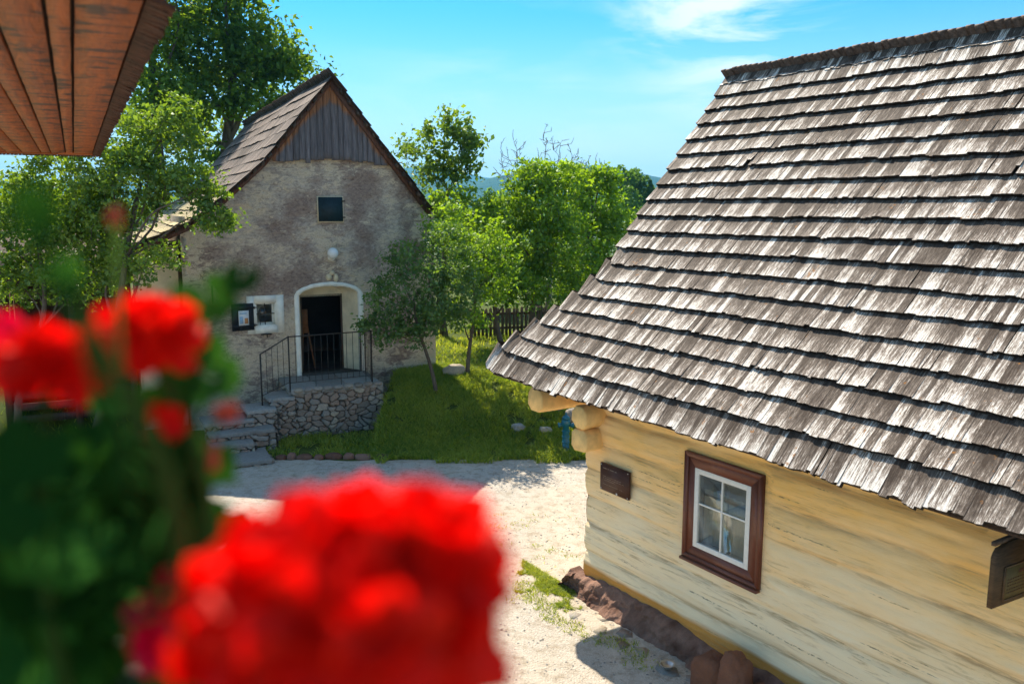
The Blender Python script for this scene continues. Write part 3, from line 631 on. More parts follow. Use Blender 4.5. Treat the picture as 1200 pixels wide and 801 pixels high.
X = np.array([[(r_*cos(q), r_*sin(q), z_) for q in a] for r_, z_ in pr]); b.grid(X); o = b.build('bowl', m_simple('dull_steel', (.45, .43, .40), .35, .1, 20, .05, .5, .9), smooth=True); o.location = (p[0], p[1], .075); tag(o, 'small round metal bowl on the ground by the plinth near the brown boulders', 'bowl')
o.location.z = .05
# hydrant
hp = at(663, 518, 17.75); hp[2] = gz(hp[0], hp[1]); hyd = thing('hydrant', 'teal painted standpipe hydrant on the bank behind the house corner', 'hydrant', tuple(hp))
b = MB(); b.tube([(0, 0, -.05), (0, 0, .04), (0, 0, .05), (0, 0, .56), (0, 0, .57), (0, 0, .66), (0, 0, .70)], [.11, .11, .075, .07, .095, .095, .07], 16); b.build('body', M_TEAL, hyd, smooth=False)
b = MB(); b.tube([(0, 0, .70), (0, 0, .74), (0, 0, .79)], [.09, .075, .02], 16); b.tube([(0, 0, .78), (0, 0, .83)], .02, 6); b.build('cap', M_TEAL, hyd)
for s_ in (-1, 1): b = MB(); b.tube([(0, 0, .58), (s_*.13, -.02, .57), (s_*.14, -.02, .57), (s_*.17, -.02, .565)], [.04, .04, .055, .055], 10); b.build('nozzle', M_TEAL, hyd)
for z_ in (.18, .30, .42): b = MB(); b.tube([(0, 0, z_), (0, 0, z_+.02)], .085, 16); b.build('collar', M_TEAL, hyd)
# ------------------------------------------------------------------ the stone barn
barn = thing('stone_barn', 'old stone barn with patchy grey and beige plaster, a boarded gable and an arched doorway', 'barn', tuple(B0), BROT)
bR = np.array([cos(TB), sin(TB), 0]); bD = np.array([-sin(TB), cos(TB), 0])
def toB(P): q = np.asarray(P)-B0; return np.array([q@bR, q@bD, P[2]])
def atB(x, y, dep):
    d = ray(x, y); n = bD; t_ = np.dot(B0+bD*dep-CC, n)/np.dot(d, n); return toB(CC+d*t_)
LP = [(0.18, 8.27), (-1.42, 6.35), (-2.39, 5.46), (-3.14, 4.90), (-3.93, 4.56), (-4.45, 4.36)]
RP = [(0.18, 8.27), (2.64, 5.17)]
def roofz(r):
    r = np.asarray(r, float); L = np.array(LP[::-1]); return np.where(r < .18, np.interp(r, L[:, 0], L[:, 1]), np.interp(r, [RP[0][0], RP[1][0]], [RP[0][1], RP[1][1]]))
def arch(r, spring=3.06, rise=.26, c=.01, hw=.73): return spring+rise*np.sqrt(np.clip(1-((r-c)/hw)**2, 0, 1))
res = .028; r_a = np.arange(-3.34, 2.80, res); z_a = np.arange(-.4, 6.50, res); Rg, Zg = np.meshgrid(r_a, z_a, indexing='ij')
f1, f2, cid = voro(Rg*3.4+.6*fbm(Rg*3, Zg*3, 0, 2), Zg*5.2, 12)
rub = .014*sstep(0, .5, f2-f1)+.012*(cid-.5)
bare = sstep(.42, .55, fbm(Rg*.9, Zg*1.1, 0, 21, 4))
dep = -(.06*(fbm(Rg*.7, Zg*.7, 0, 22)-.5)+.06*(fbm(Rg*3, Zg*5, 0, 23, 5)-.5)+bare*rub)
plast = np.clip(.40*sstep(3.2, 1.6, Zg)+.75*sstep(-2.1, -3.0, Rg+.4*fbm(Rg*2, Zg*2, 0, 4))*sstep(2.0, 3.2, Zg)+.55*sstep(2.0, 2.5, Rg)+.30*sstep(5.7, 6.3, Zg)+.35*np.exp(-((Rg-.1)/.28)**2)*sstep(3.2, 3.7, Zg)*sstep(4.9, 4.4, Zg), 0, 1)
rc, zc = Rg[:-1, :-1]+res/2, Zg[:-1, :-1]+res/2
keep = (zc < roofz(rc)-.06) & ~((rc > -.74) & (rc < .76) & (zc > .9) & (zc < arch(rc)+.02)) & ~((rc > -1.80) & (rc < -1.25) & (zc > 2.35) & (zc < 3.02))
b = MB(); b.grid(np.stack([Rg, dep, Zg], -1), keep, np.stack([plast, 0*Rg, 0*Rg], -1)); b.build('front_wall', M_PLA, barn, smooth=True)
b = MB(); b.box((-3.32, .02, -.4), (-3.22, 13, 5.0), (.4, 0, 0)); b.box((2.66, .02, -.4), (2.76, 13, 5.05), (.4, 0, 0)); b.box((-3.2, 12.9, -.4), (2.64, 13, 5.0), (.4, 0, 0))
b.prism([(-2.2, 12.9, 5.0), (2.6, 12.9, 5.0), (.18, 12.9, 8.1)], (0, .1, 0)); b.build('side_wall', M_PLA, barn)
b = MB(); u = np.linspace(-4.30, -3.36, 34); z = np.linspace(0, 4.45, 140); U, Z = np.meshgrid(u, z, indexing='ij')
b.grid(np.stack([U, .55+.05*(fbm(U*3, Z*3, 0, 6)-.5), Z], -1), None, np.stack([0*U+1, 0*U, 0*U], -1)); b.box((-4.34, .56, 0), (-4.30, 3, 4.3), (1, 0, 0)); b.build('lean_to_wall', M_CREAM, barn, smooth=False)
b = MB(); b.box((-4.5, .25, 4.30), (-3.36, .45, 4.42)); b.box((-3.40, .42, .5), (-3.34, .54, 4.3)); b.build('lean_to_beam', M_WOODD, barn)
# gable boards
b = MB(); r = np.random.default_rng(2); x = -1.52
while x < 1.86:
    w_ = r.uniform(.11, .20); zb = 6.30+r.normal(0, .035)-.04*(x > 1); cr = r.uniform(); dd = r.uniform(0, .02)
    zz_ = np.linspace(0, 1, 14); L = []
    for s_ in zz_:
        for (xx, yy) in ((x+.004, -.11-dd), (x+w_-.004, -.11-dd), (x+w_-.004, -.07), (x+.004, -.07)):
            zt = max(float(roofz(xx))-.04, zb+.02); z_ = zb+(zt-zb)*s_; L.append((xx, yy, z_))
    L = np.array(L); F = [(i*4+j, i*4+(j+1) % 4, (i+1)*4+(j+1) % 4, (i+1)*4+j) for i in range(13) for j in range(4)]+[(3, 2, 1, 0)]
    dist = (roofz(L[:, 0])-L[:, 2])*np.where(L[:, 0] > .18, .62, .62); g_ = .0+.80*np.exp(-(dist/.30)**2)+.45*sstep(7.35, 8.0, L[:, 2])
    b.add(L, F, np.c_[np.full(len(L), cr), g_, 0*g_]); x += w_
b.build('gable_boarding', M_GAB, barn)
# roofs
def barn_side(pf, sgn, w, seed, mat, name, expo, dmax=13.6, over=1.28, lift=.05):
    # courses from the bottom of the profile up
    pts = np.array(pf)[::-1]; seg = np.linalg.norm(np.diff(pts, axis=0), axis=1); S_ = np.r_[0, np.cumsum(seg)]; b = MB(); k = 0; s = 0
    while s < S_[-1]-.05:
        e = min(expo, S_[-1]-s); p = np.array([np.interp(s, S_, pts[:, i]) for i in (0, 1)]); q = np.array([np.interp(s+e, S_, pts[:, i]) for i in (0, 1)])
        d = nrmz((q[0]-p[0], 0, q[1]-p[1])); n = np.array([-d[2]*sgn, 0, d[0]*sgn]); n = n if n[2] > 0 else -n
        T = np.linspace(-.36, dmax, 50); P = np.c_[np.full(50, p[0])+.02*np.sin(T+k), T, np.full(50, p[1])+.02*(fbm(T*.7, T*0+k, 0, seed)-.5)]
        shingle_run(b, P, np.tile(d, (50, 1)), np.tile(n, (50, 1)), np.full(50, e), w, seed+k, lift=.05, thick=.045, ragged=.010, over=1.2, v0=k*.8, gapp=.02); s += e; k += 1
    b.build(name, mat, barn)
    b = MB(); 
    for i in range(len(pts)-1):
        (a, c), (e_, f_) = pts[i], pts[i+1]; b.hexa([(a, -.33, c-.04), (e_, -.33, f_-.04), (e_, dmax, f_-.04), (a, dmax, c-.04), (a, -.33, c-.01), (e_, -.33, f_-.01), (e_, dmax, f_-.01), (a, dmax, c-.01)])
    b.build('roof_deck', M_SHD, barn)
M_SHM = m_shingle('mossy_shingles', (.07, .05, .03), (.24, .19, .09), (.50, .42, .22))
barn_side(LP[:3], -1, .15, 300, M_SHB, 'roof', .43)
barn_side(LP[2:], -1, .13, 330, M_SHM, 'lean_to_roof', .36)
barn_side(RP, 1, .14, 360, M_SHB, 'roof', .36)
b = MB(); r = np.random.default_rng(4); y_ = -.42
while y_ < 13.5:
    w_ = r.uniform(.12, .2); j = r.normal(0, .012)
    for a, c in (((.50, 7.93), (.06, 8.42)),):
        P4 = np.array([(a[0], y_, a[1]-.02+j), (a[0], y_+w_-.008, a[1]-.02+j), (c[0], y_+w_-.008, c[1]+j), (c[0], y_, c[1]+j)]); n = nrmz(np.cross(P4[1]-P4[0], P4[3]-P4[0])); n = n if n[2] > 0 else -n; b.hexa(np.r_[P4, P4+n*.03], (r.uniform(0, .4), 0, 0), [(y_, 0), (y_+w_, 0), (y_+w_, .3), (y_, .3)]*2)
    y_ += w_
b.build('ridge_cap', M_SHD, barn)
# verge timbers: rafter along each slope, purlin and batten ends
b = MB(); r = np.random.default_rng(5)
def raft(a, c, o0, o1, y0, y1, cr=.3):
    b.hexa([(a[0], y0, a[1]-o1), (c[0], y0, c[1]-o1), (c[0], y1, c[1]-o1), (a[0], y1, a[1]-o1), (a[0], y0, a[1]-o0), (c[0], y0, c[1]-o0), (c[0], y1, c[1]-o0), (a[0], y1, a[1]-o0)], (cr, 0, 0))
for i in range(len(LP)-1): raft(LP[i], LP[i+1], .05, .20, -.20, -.12)
raft(RP[0], RP[1], .05, .24, -.20, -.12)
b.build('verge_rafter', m_wood('reddish_rafter_wood', (.06, .028, .018), (.20, .085, .05)), barn)
for pf in (LP, RP):
    pts = np.array(pf); seg = np.linalg.norm(np.diff(pts, axis=0), axis=1); S_ = np.r_[0, np.cumsum(seg)]; s = .3
    while s < S_[-1]-.1:
        x, z = (np.interp(s, S_, pts[:, i]) for i in (0, 1)); x2, z2 = (np.interp(s+.09, S_, pts[:, i]) for i in (0, 1)); y0 = -.34+r.uniform(-.04, .03); b = MB()
        b.hexa([(x, y0, z-.12), (x2, y0, z2-.12), (x2, .0, z2-.12), (x, .0, z-.12), (x, y0, z-.045), (x2, y0, z2-.045), (x2, .0, z2-.045), (x, .0, z-.045)], (r.uniform(), 0, 0)); s += r.uniform(.24, .34); b.build('batten_end', M_WOODD, barn)
# doorway
hw = .74; cx = .01
aa = np.linspace(pi, 0, 25)
def archpts(h, sp, rise, c=cx): return [(c-h, 1.02)]+[(c+h*cos(a), sp+rise*sin(a)) for a in aa]+[(c+h, 1.02)]
O_ = archpts(hw+.11, 3.06, .34); I_ = archpts(hw, 3.06, .24); n = len(O_); rr = np.random.default_rng(7)
V = np.array([(x, -.05, z) for x, z in O_]+[(x, -.05, z) for x, z in I_]+[(x, .02, z) for x, z in O_]+[(x, .06, z) for x, z in I_]); V += rr.normal(0, .006, V.shape)
F = []
for i in range(n-1): F += [(i, i+1, n+i+1, n+i), (2*n+i, 2*n+i+1, i+1, i), (n+i, n+i+1, 3*n+i+1, 3*n+i)]
b = MB(); b.add(V, F); ds = b.build('door_surround', M_WHITE, barn)
J_ = [(-.60+(1.04)*(x-I_[0][0])/(2*hw), min(z, 3.25)) for x, z in I_]; J_ = [(-.60+1.06*(x-(cx-hw))/(2*hw), z-.02 if z > 1.1 else z) for x, z in I_]
b = MB(); V = np.array([(x, .055, z) for x, z in I_]+[(x, .50, z) for x, z in J_]); F = [(i, i+1, n+i+1, n+i) for i in range(n-1)]; b.add(V, F)
# tympanum above the flat door head
top = [(x, z) for x, z in J_ if z > 3.0]; b.add(np.array([(x, .50, z) for x, z in top]+[(top[-1][0], .50, 3.0), (top[0][0], .50, 3.0)]), [tuple(range(len(top)+2))])
b.build('door_reveal', M_CREAM, barn)
b = MB(); b.box((-.66, .50, 1.0), (-.56, .56, 3.05)); b.box((.42, .50, 1.0), (.48, .56, 3.05)); b.box((-.56, .50, 3.0), (.42, .56, 3.05)); b.build('door_frame', M_WOODD, barn)
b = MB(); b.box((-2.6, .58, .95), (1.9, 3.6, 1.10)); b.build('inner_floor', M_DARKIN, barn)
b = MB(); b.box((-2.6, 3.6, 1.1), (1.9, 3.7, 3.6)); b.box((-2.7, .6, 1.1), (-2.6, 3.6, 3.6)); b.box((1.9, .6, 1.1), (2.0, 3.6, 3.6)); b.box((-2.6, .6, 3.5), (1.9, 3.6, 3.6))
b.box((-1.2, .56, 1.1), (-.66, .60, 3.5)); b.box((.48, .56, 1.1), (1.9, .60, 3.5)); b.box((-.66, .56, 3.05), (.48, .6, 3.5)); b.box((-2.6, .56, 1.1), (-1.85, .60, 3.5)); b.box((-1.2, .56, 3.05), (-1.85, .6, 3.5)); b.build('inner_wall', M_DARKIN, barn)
b = MB(); b.box((-.72, -.12, .98), (.74, .56, 1.13)); b.build('threshold', M_STEP, barn)
ez = thing('wooden_easel', 'slim reddish wooden easel standing just inside the dark arched doorway', 'easel', tuple(B0), BROT)
def leg(p, q, w=.022, nm='leg', m=M_EASEL): b = MB(); b.tube([p, q], w, 4); return b.build(nm, m, ez)
leg((-.50, 1.0, 1.10), (-.40, 1.18, 2.55)); leg((-.18, 1.0, 1.10), (-.36, 1.18, 2.55)); leg((-.38, 1.65, 1.10), (-.38, 1.2, 2.45))
leg((-.52, .98, 1.95), (-.22, .98, 1.95), .022, 'ledge'); b = MB(); b.box((-.46, 1.10, 2.0), (-.30, 1.13, 2.62)); b.build('canvas', M_EASEL, ez)
# small window with shutter
wb = MB(); r = np.random.default_rng(3)
def ring(b, a, c, w, y0, y1):
    (x0, z0), (x1, z1) = a, c
    b.box((x0, y0, z0), (x0+w, y1, z1)); b.box((x1-w, y0, z0), (x1, y1, z1)); b.box((x0+w, y0+.001, z1-w), (x1-w, y1, z1)); b.box((x0+w, y0+.001, z0), (x1-w, y1, z0+w))
ring(wb, (-1.96, 2.22), (-1.10, 3.13), .17, -.035, .03); w2 = wb.build('window', M_WHITE, barn)
wb = MB(); ring(wb, (-1.80, 2.36), (-1.25, 3.0), .055, -.01, .30); ring(wb, (-1.755, 2.405), (-1.295, 2.955), .05, .16, .32); wb.build('window_frame', M_WHITE, w2)
wb = MB(); wb.tube([(-1.53, .1, 2.40), (-1.53, .1, 2.96)], .012, 6); wb.tube([(-1.75, .1, 2.68), (-1.30, .1, 2.68)], .012, 6); wb.tube([(-1.64, .12, 2.40), (-1.64, .12, 2.60)], .008, 6); wb.build('grille', M_IRON, w2)
wb = MB(); wb.box((-1.76, .24, 2.40), (-1.29, .245, 2.96)); wb.build('pane', M_GLASS, w2)
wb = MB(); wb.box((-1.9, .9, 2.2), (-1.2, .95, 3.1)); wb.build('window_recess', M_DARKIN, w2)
wb = MB(); wb.box((-1.66, -.10, 2.19), (-1.42, -.03, 2.215)); wb.tube([(-1.52, -.07, 2.20), (-1.52, -.05, 2.12)], .012, 6); wb.build('window_bracket', M_IRON, w2)
def shM(v):
    a = R(-8); c, s = cos(a), sin(a); q = v-np.array([-1.80, -.06, 2.64]); q = np.c_[q[:, 0]*c+q[:, 1]*s, -q[:, 0]*s+q[:, 1]*c, q[:, 2]]; return q+np.array([-1.80, -.06, 2.64])
wb = MB(); 
for i in range(3): wb.box((-2.32+i*.173, -.035, 2.32+.0), (-2.32+i*.173+.170, 0, 2.965), M=shM)
wb.box((-2.30, -.047, 2.40), (-1.82, -.035, 2.46), M=shM); wb.box((-2.30, -.047, 2.84), (-1.82, -.035, 2.90), M=shM); sh = wb.build('shutter', M_BLACKP, w2)
wb = MB(); wb.box((-2.17, -.052, 2.45), (-1.93, -.049, 2.80), M=shM); wb.build('poster', M_PAPER, sh)
wb = MB(); wb.box((-2.14, -.0545, 2.72), (-1.98, -.0525, 2.745), M=shM); wb.box((-2.15, -.0545, 2.49), (-2.07, -.0525, 2.66), M=shM); wb.build('poster_print', M_LBLUE, sh)
wb = MB(); wb.box((-2.03, -.0545, 2.49), (-1.95, -.0525, 2.62), M=shM); wb.build('poster_print', M_ORNG, sh)
wb = MB(); 
for z_ in (2.44, 2.86): wb.tube([(-1.80, -.08, z_-.03), (-1.80, -.08, z_+.03)], .016, 6); wb.box((-1.80, -.075, z_-.012), (-1.74, -.06, z_+.012))
wb.build('hinge', M_IRON, w2)
# upper hatch
b = MB(); ring(b, (-.21, 4.85), (.43, 5.48), .025, -.055, -.02); uw = b.build('hatch', M_CREAM, barn)
b = MB(); b.box((-.185, -.085, 4.875), (.405, -.045, 5.455)); b.build('hatch_door', M_TEALP, uw)
b = MB(); 
for z_ in (4.97, 5.36): b.box((.38, -.10, z_-.015), (.46, -.086, z_+.015))
b.build('hinge', M_IRON, uw)
# globe lamp
lp = thing('globe_lamp', 'round white glass wall lamp on the barn front above the arched door', 'lamp', tuple(B0), BROT)
b = MB(); u, v = np.meshgrid(np.linspace(0, 2*pi, 25), np.linspace(0.01, pi-.01, 14), indexing='ij'); b.grid(np.stack([.10+.135*np.cos(u)*np.sin(v), -.18+.135*np.sin(u)*np.sin(v), 4.11+.135*np.cos(v)], -1)); b.build('globe', M_GLOBE, lp, smooth=True)
b = MB(); b.tube([(.10, .0, 4.0), (.10, -.04, 4.0)], .09, 16); b.tube([(.10, -.04, 4.0), (.10, -.16, 3.99), (.10, -.18, 4.02)], [.03, .03, .06], 10); b.build('mount', M_SASH, lp)
b = MB(); rock(b, (.02, -.02, 3.52), (.07, .07, .09), 91, (.5, 0, 0), 8); rock(b, (.19, -.02, 3.50), (.06, .07, .10), 92, (.8, 0, 0), 8); rock(b, (.10, -.03, 3.62), (.06, .06, .05), 93, (1, 0, 0), 8); b.build('keystone', M_CREAM, barn, smooth=True)
b = MB(); b.box((-2.74, -.045, 3.02), (-2.70, -.03, 3.42)); b.build('wall_anchor', M_IRON, barn)
# stone landing and steps
ld = thing('stone_landing', 'rubble stone landing in front of the arched barn door', 'landing', tuple(B0), BROT)
def rubble(b, org, du, L, z0, z1, dn, seed, sc=(5.2, 7.8)):
    u = np.linspace(0, L, int(L/.013)+2); z = np.linspace(z0, z1, int((z1-z0)/.013)+2); U, Z = np.meshgrid(u, z, indexing='ij')
    wu = U*sc[0]+1.5*fbm(U*2.6, Z*2.6, 0, seed)+.35*fbm(U*11, Z*11, 0, seed+8); wz = Z*sc[1]+1.5*fbm(U*2.6, Z*2.6, 3, seed)+.35*fbm(U*11, Z*11, 4, seed+8)
    f1, f2, cid = voro(wu, wz, seed, 1.0); e = f2-f1
    h = .075*sstep(0, .22, e)**.8+.06*(cid-.5)*sstep(0, .1, e)+.018*(fbm(U*14, Z*14, 0, seed, 4)-.5)+.02*(fbm(U*3+cid*9, Z*3, 0, seed)-.5)
    h = np.where((Z > z1-.02), 0, h)
    X = np.asarray(org)+U[..., None]*np.asarray(du)+h[..., None]*np.asarray(dn)+Z[..., None]*np.array([0, 0, 1.])
    b.grid(X, None, np.stack([cid, 1-sstep(0.0, .13, e), 0*U], -1))
b = MB(); rubble(b, (-1.26, -1.58, 0), (1, 0, 0), 2.10, -.5, 1.06, (0, -1, 0), 3); rubble(b, (.82, -1.58, 0), (0, 1, 0), 1.6, -.5, 1.06, (1, 0, 0), 5); rubble(b, (-1.26, 0, 0), (0, -1, 0), 1.6, -.5, 1.06, (-1, 0, 0), 6); b.build('rubble_wall', M_RUB, ld, smooth=True)
b = MB(); r = np.random.default_rng(5)
xs_ = [-1.30, -.62, .05, .86]
for i in range(3):
    for (y0, y1) in ((-1.64, -.85), (-.84, -.02)):
        b.box((xs_[i]+.006, y0, 1.0), (xs_[i+1]-.006, y1, 1.12+r.uniform(-.015, .01)), (r.uniform(), 0, 0))
o = b.build('landing_slab', M_STEP, ld); mm = o.modifiers.new('bevel', 'BEVEL'); mm.width = .02; mm.segments = 2
# a few cap stones on the rim
for i in range(9):
    b = MB(); rock(b, (-1.15+i*.235, -1.60, 1.085), (.115, .10, .055), 120+i, n=8); b.build('rim_stone', M_RUB, ld, smooth=True)
st = thing('stone_steps', 'worn grey stone steps climbing to the barn landing from the left', 'steps', tuple(B0), BROT)
def step(x0, x1, y, z, depth, seed, skew=0, m=M_STEP):
    a = at_z(x0, y, z); c = at_z(x1, y, z); A, C_ = toB(a), toB(c); f = (A[1]+C_[1])/2; r = np.random.default_rng(seed)
    nx = 14; X = np.linspace(A[0], C_[0], nx); rag = r.normal(0, .018, nx)
    b = MB(); top = [(x, f+g, z-.0+r.normal(0, .006)) for x, g in zip(X, rag)]; 
    poly = [(x, f+g, z) for x, g in zip(X, rag)]+[(X[-1]+.02, f+depth, z), (X[0]-.03, f+depth, z)]
    b.prism([(p[0], p[1], z-.085) for p in poly][::1], (0, 0, .085), (r.uniform(.2, 1), 0, 0)); o = b.build('step', m, st); mm = o.modifiers.new('bevel', 'BEVEL'); mm.width = .015; mm.segments = 2
    b = MB(); rubble(b, (X[0], f+.06, 0), (1, 0, 0), X[-1]-X[0], -.4, z-.07, (0, -1, 0), seed+1, (5, 9)); rubble(b, (X[-1], f+.06, 0), (0, 1, 0), depth-.06, -.4, z-.07, (1, 0, 0), seed+2, (5, 9)); b.build('riser', M_RUB, st, smooth=True)
step(262, 321, 541, .12, 1.0, 1); step(246, 300, 521, .30, 1.0, 2); step(243, 326, 506, .46, .9, 3); step(238, 300, 494, .63, .8, 4); step(288, 326, 480, .80, .8, 5); step(314, 347, 466, .97, .8, 6)
# railing
rl = thing('iron_railing', 'thin dark iron railing round the landing and down its steps', 'railing', tuple(B0), BROT)
def rod(nm, a, c, w): b = MB(); b.tube([a, c], w*.8, 6); return b.build(nm, M_IRON, rl)
yF = -1.52; rod('post', (-1.93, yF, .70), (-1.93, yF, 1.97), .024); rod('post', (-1.30, yF, 1.05), (-1.30, yF, 2.34), .022); rod('post', (.62, yF, 1.08), (.62, yF, 2.36), .026)
rod('post', (.74, -.10, 1.12), (.74, -.10, 2.36), .024)
rod('handrail', (-1.93, yF, 1.97), (-1.30, yF, 2.32), .018); rod('handrail', (-1.30, yF, 2.32), (.62, yF, 2.34), .018); rod('handrail', (.62, yF, 2.34), (.74, -.10, 2.34), .018)
rod('bottom_rail', (-1.93, yF, 1.02), (-1.30, yF, 1.28), .010); rod('bottom_rail', (-1.30, yF, 1.26), (.62, yF, 1.28), .010)
for i in range(1, 5): f = i/5; rod('baluster', (-1.93+.63*f, yF, 1.02+.26*f), (-1.93+.63*f, yF, 1.97+.35*f), .008)
for i in range(1, 13): f = i/13; rod('baluster', (-1.30+1.92*f, yF, 1.26 if i % 4 else 1.10), (-1.30+1.92*f, yF, 2.33), .008)
for i in range(1, 8): f = i/8; rod('baluster', (.62+.12*f, yF+1.42*f, 1.15), (.62+.12*f, yF+1.42*f, 2.34), .008)
# dark open shed left of the barn
sd = thing('wooden_shed', 'dark open wooden shed in shadow behind the apple branches, left of the barn', 'shed', tuple(B0), BROT)
b = MB(); b.box((-7.2, 4.0, 0), (-4.4, 4.1, 3.9)); b.box((-7.2, 1.4, 0), (-7.1, 4.0, 3.9)); b.build('wall', M_WOODD, sd)
b = MB(); b.hexa([(-7.4, .5, 3.6), (-4.36, .5, 3.6), (-4.36, 4.4, 4.6), (-7.4, 4.4, 4.6), (-7.4, .5, 3.66), (-4.36, .5, 3.66), (-4.36, 4.4, 4.66), (-7.4, 4.4, 4.66)]); b.build('roof', M_SHD, sd)
for x in (-7.1, -5.7, -4.5): b = MB(); b.box((x-.07, .9, 0), (x+.07, 1.04, 3.65)); b.build('post', M_WOODD, sd)
b = MB()
for k in range(5): b.box((-7.1, .95, .35+k*.28), (-4.5, .98, .52+k*.28), (k*.2, 0, 0))
b.build('rail_boards', M_WOODD, sd)
# ------------------------------------------------------------------ trees
def leafmesh(C_, size, seed, up=.35, cr=None):
    r = np.random.default_rng(seed); n = len(C_)
    N = r.normal(size=(n, 3)); N[:, 2] += up*2; N /= np.linalg.norm(N, axis=1)[:, None]
    A = r.normal(size=(n, 3)); A[:, 2] -= .5; A -= N*(A*N).sum(1)[:, None]; A /= np.linalg.norm(A, axis=1)[:, None]; B_ = np.cross(N, A)
    L = size*r.uniform(.6, 1.3, n)[:, None]; Wd = L*r.uniform(.24, .36, n)[:, None]
    fold = N*L*.10
    V = np.stack([C_-A*L*.5, C_-A*L*.05-B_*Wd+fold, C_+A*L*.5-fold*.6, C_-A*L*.05+B_*Wd+fold], 1).reshape(-1, 3)
    i = np.arange(n)[:, None]*4; F = np.concatenate([i+np.array([0, 1, 2]), i+np.array([0, 2, 3])])
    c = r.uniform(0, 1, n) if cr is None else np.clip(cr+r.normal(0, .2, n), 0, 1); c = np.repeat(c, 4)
    return V, F, np.c_[c, c, c]
def tree(name, label, base, blobs, tr, leaf, per, lmat, seed, bark=None, group=None, spread=.28, cat='tree', stems=None, twig=.012, lean=(0, 0), trunkfrac=.85, up=.35, limbr=.5, amp=.10, rise=0):
    """blobs: list of (centre, radii, clumps)"""
    r = np.random.default_rng(seed); base = np.array(base, float); T = thing(name, label, cat, tuple(base), 0, group); bb = MB(); bark = bark or M_BARK
    allC = []; leafP = []; leafc = []
    top = np.mean([np.array(q[0]) for q in blobs], 0); zc = np.array([q[0][2] for q in blobs]); ztop = zc.max()
    def curve(a, c, n, amp, sag=0):
        t = np.linspace(0, 1, n)[:, None]; p = a+(c-a)*t; w = r.normal(0, amp, 3)*np.linalg.norm(c-a); w2 = r.normal(0, amp*.5, 3)*np.linalg.norm(c-a)
        return p+np.sin(t*pi)*w+np.sin(t*2*pi)*w2+np.array([0, 0, sag])*np.sin(t*pi)
    tt = base+(top-base)*1.0; tt[2] = base[2]+(ztop-base[2])*trunkfrac; tt[0] += lean[0]; tt[1] += lean[1]
    tr_pts = curve(base-np.array([0, 0, .1]), tt, 12, .03); rad = tr*np.linspace(1, .35, 12); rad[0] *= 1.35; bb.tube(tr_pts, rad, 10)
    for c, rd, nc in blobs:
        c = np.array(c, float); rd = np.array(rd, float)
        cand = [i for i in range(2, 12) if tr_pts[i][2] < c[2]-.15*rd[2]] or [3]
        i0 = cand[min(len(cand)-1, int(len(cand)*r.uniform(.5, .95)))]
        a = tr_pts[i0]; lp = curve(a, c+rd*r.normal(0, .15, 3), 7, .08, .06*np.linalg.norm(c-a)); lr = rad[i0]*limbr*np.linspace(1, .3, 7); bb.tube(lp, lr, 7, cap=False)
        nodes = [(p, q) for p, q in zip(lp[2:], lr[2:])]
        d = r.normal(size=(nc, 3)); d /= np.linalg.norm(d, axis=1)[:, None]; P = c+d*rd*(r.uniform(.15, 1, nc)**.45)[:, None]
        P += (np.stack([fbm(P[:, 0]/rd[0]*2, P[:, 1], P[:, 2], seed+k) for k in range(3)], 1)-.5)*rd*.5
        P = P[np.argsort(np.linalg.norm((P-c)/rd, axis=1))]
        NP = np.array([q[0] for q in nodes]); NR = [q[1] for q in nodes]
        for p in P:
            i = np.argmin(np.linalg.norm(NP-p, axis=1)+.3*np.maximum(0, NP[:, 2]-p[2])); a = NP[i]; rr_ = max(twig*.5, min(NR[i]*.6, twig*3)); cp = curve(a, p+np.array([0, 0, rise*rd[2]]), 4, amp)
            bb.tube(cp, np.linspace(rr_, max(rr_*.35, twig*.25), 4), 4, cap=False); NP = np.vstack([NP, cp[2:]]); NR += [rr_*.7, rr_*.5]
            if per:
                m = max(3, int(per*r.uniform(.5, 1.5))); sp = spread*r.uniform(.6, 1.3)
                q = p+r.normal(size=(m, 3))*np.array([sp, sp, sp*.6]); k = m//4; q[:k] = cp[r.integers(1, 4, k)]+r.normal(size=(k, 3))*sp*.5
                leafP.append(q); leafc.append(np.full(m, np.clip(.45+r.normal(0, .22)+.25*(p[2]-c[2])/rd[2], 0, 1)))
    bb.build('trunk', bark, T, smooth=True, org=base)
    if per:
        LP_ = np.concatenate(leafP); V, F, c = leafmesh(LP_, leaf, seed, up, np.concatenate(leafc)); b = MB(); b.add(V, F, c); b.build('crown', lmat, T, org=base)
    return T
def bl(px_, py_, D, rx_, ry_, n, rd=None):
    c = at(px_, py_, D); k = D/1000; return (c, (rx_*k, (rd or (rx_+ry_)/2)*k, ry_*k), n)
def gb(px_, py_, D):
    p = at(px_, py_, D); p[2] = gz(p[0], p[1]); return p
# tall trees behind the barn
tree('tall_tree', 'tallest tree behind the barn, its dark trunk showing through the crown beside the roof ridge', gb(244, 330, 38), [bl(250, 40, 38, 60, 55, 58), bl(225, 110, 38, 50, 45, 36), bl(300, 60, 38, 42, 40, 40), bl(342, 75, 38, 28, 22, 20), bl(300, 115, 38, 36, 26, 24), bl(265, -30, 38, 62, 45, 44), bl(250, 165, 39, 34, 32, 12)], .36, .27, 60, M_LF_BIG, 11, spread=.46, twig=.04, group=None)
tree('tall_tree', 'second tall tree left of the barn ridge, partly hidden by the orange eave', gb(190, 330, 36), [bl(190, 60, 36, 45, 60, 44), bl(180, -20, 36, 60, 45, 36), bl(205, 130, 36, 38, 38, 22), bl(150, 110, 37, 34, 40, 20)], .26, .26, 56, M_LF_BIG, 12, spread=.46, twig=.035)
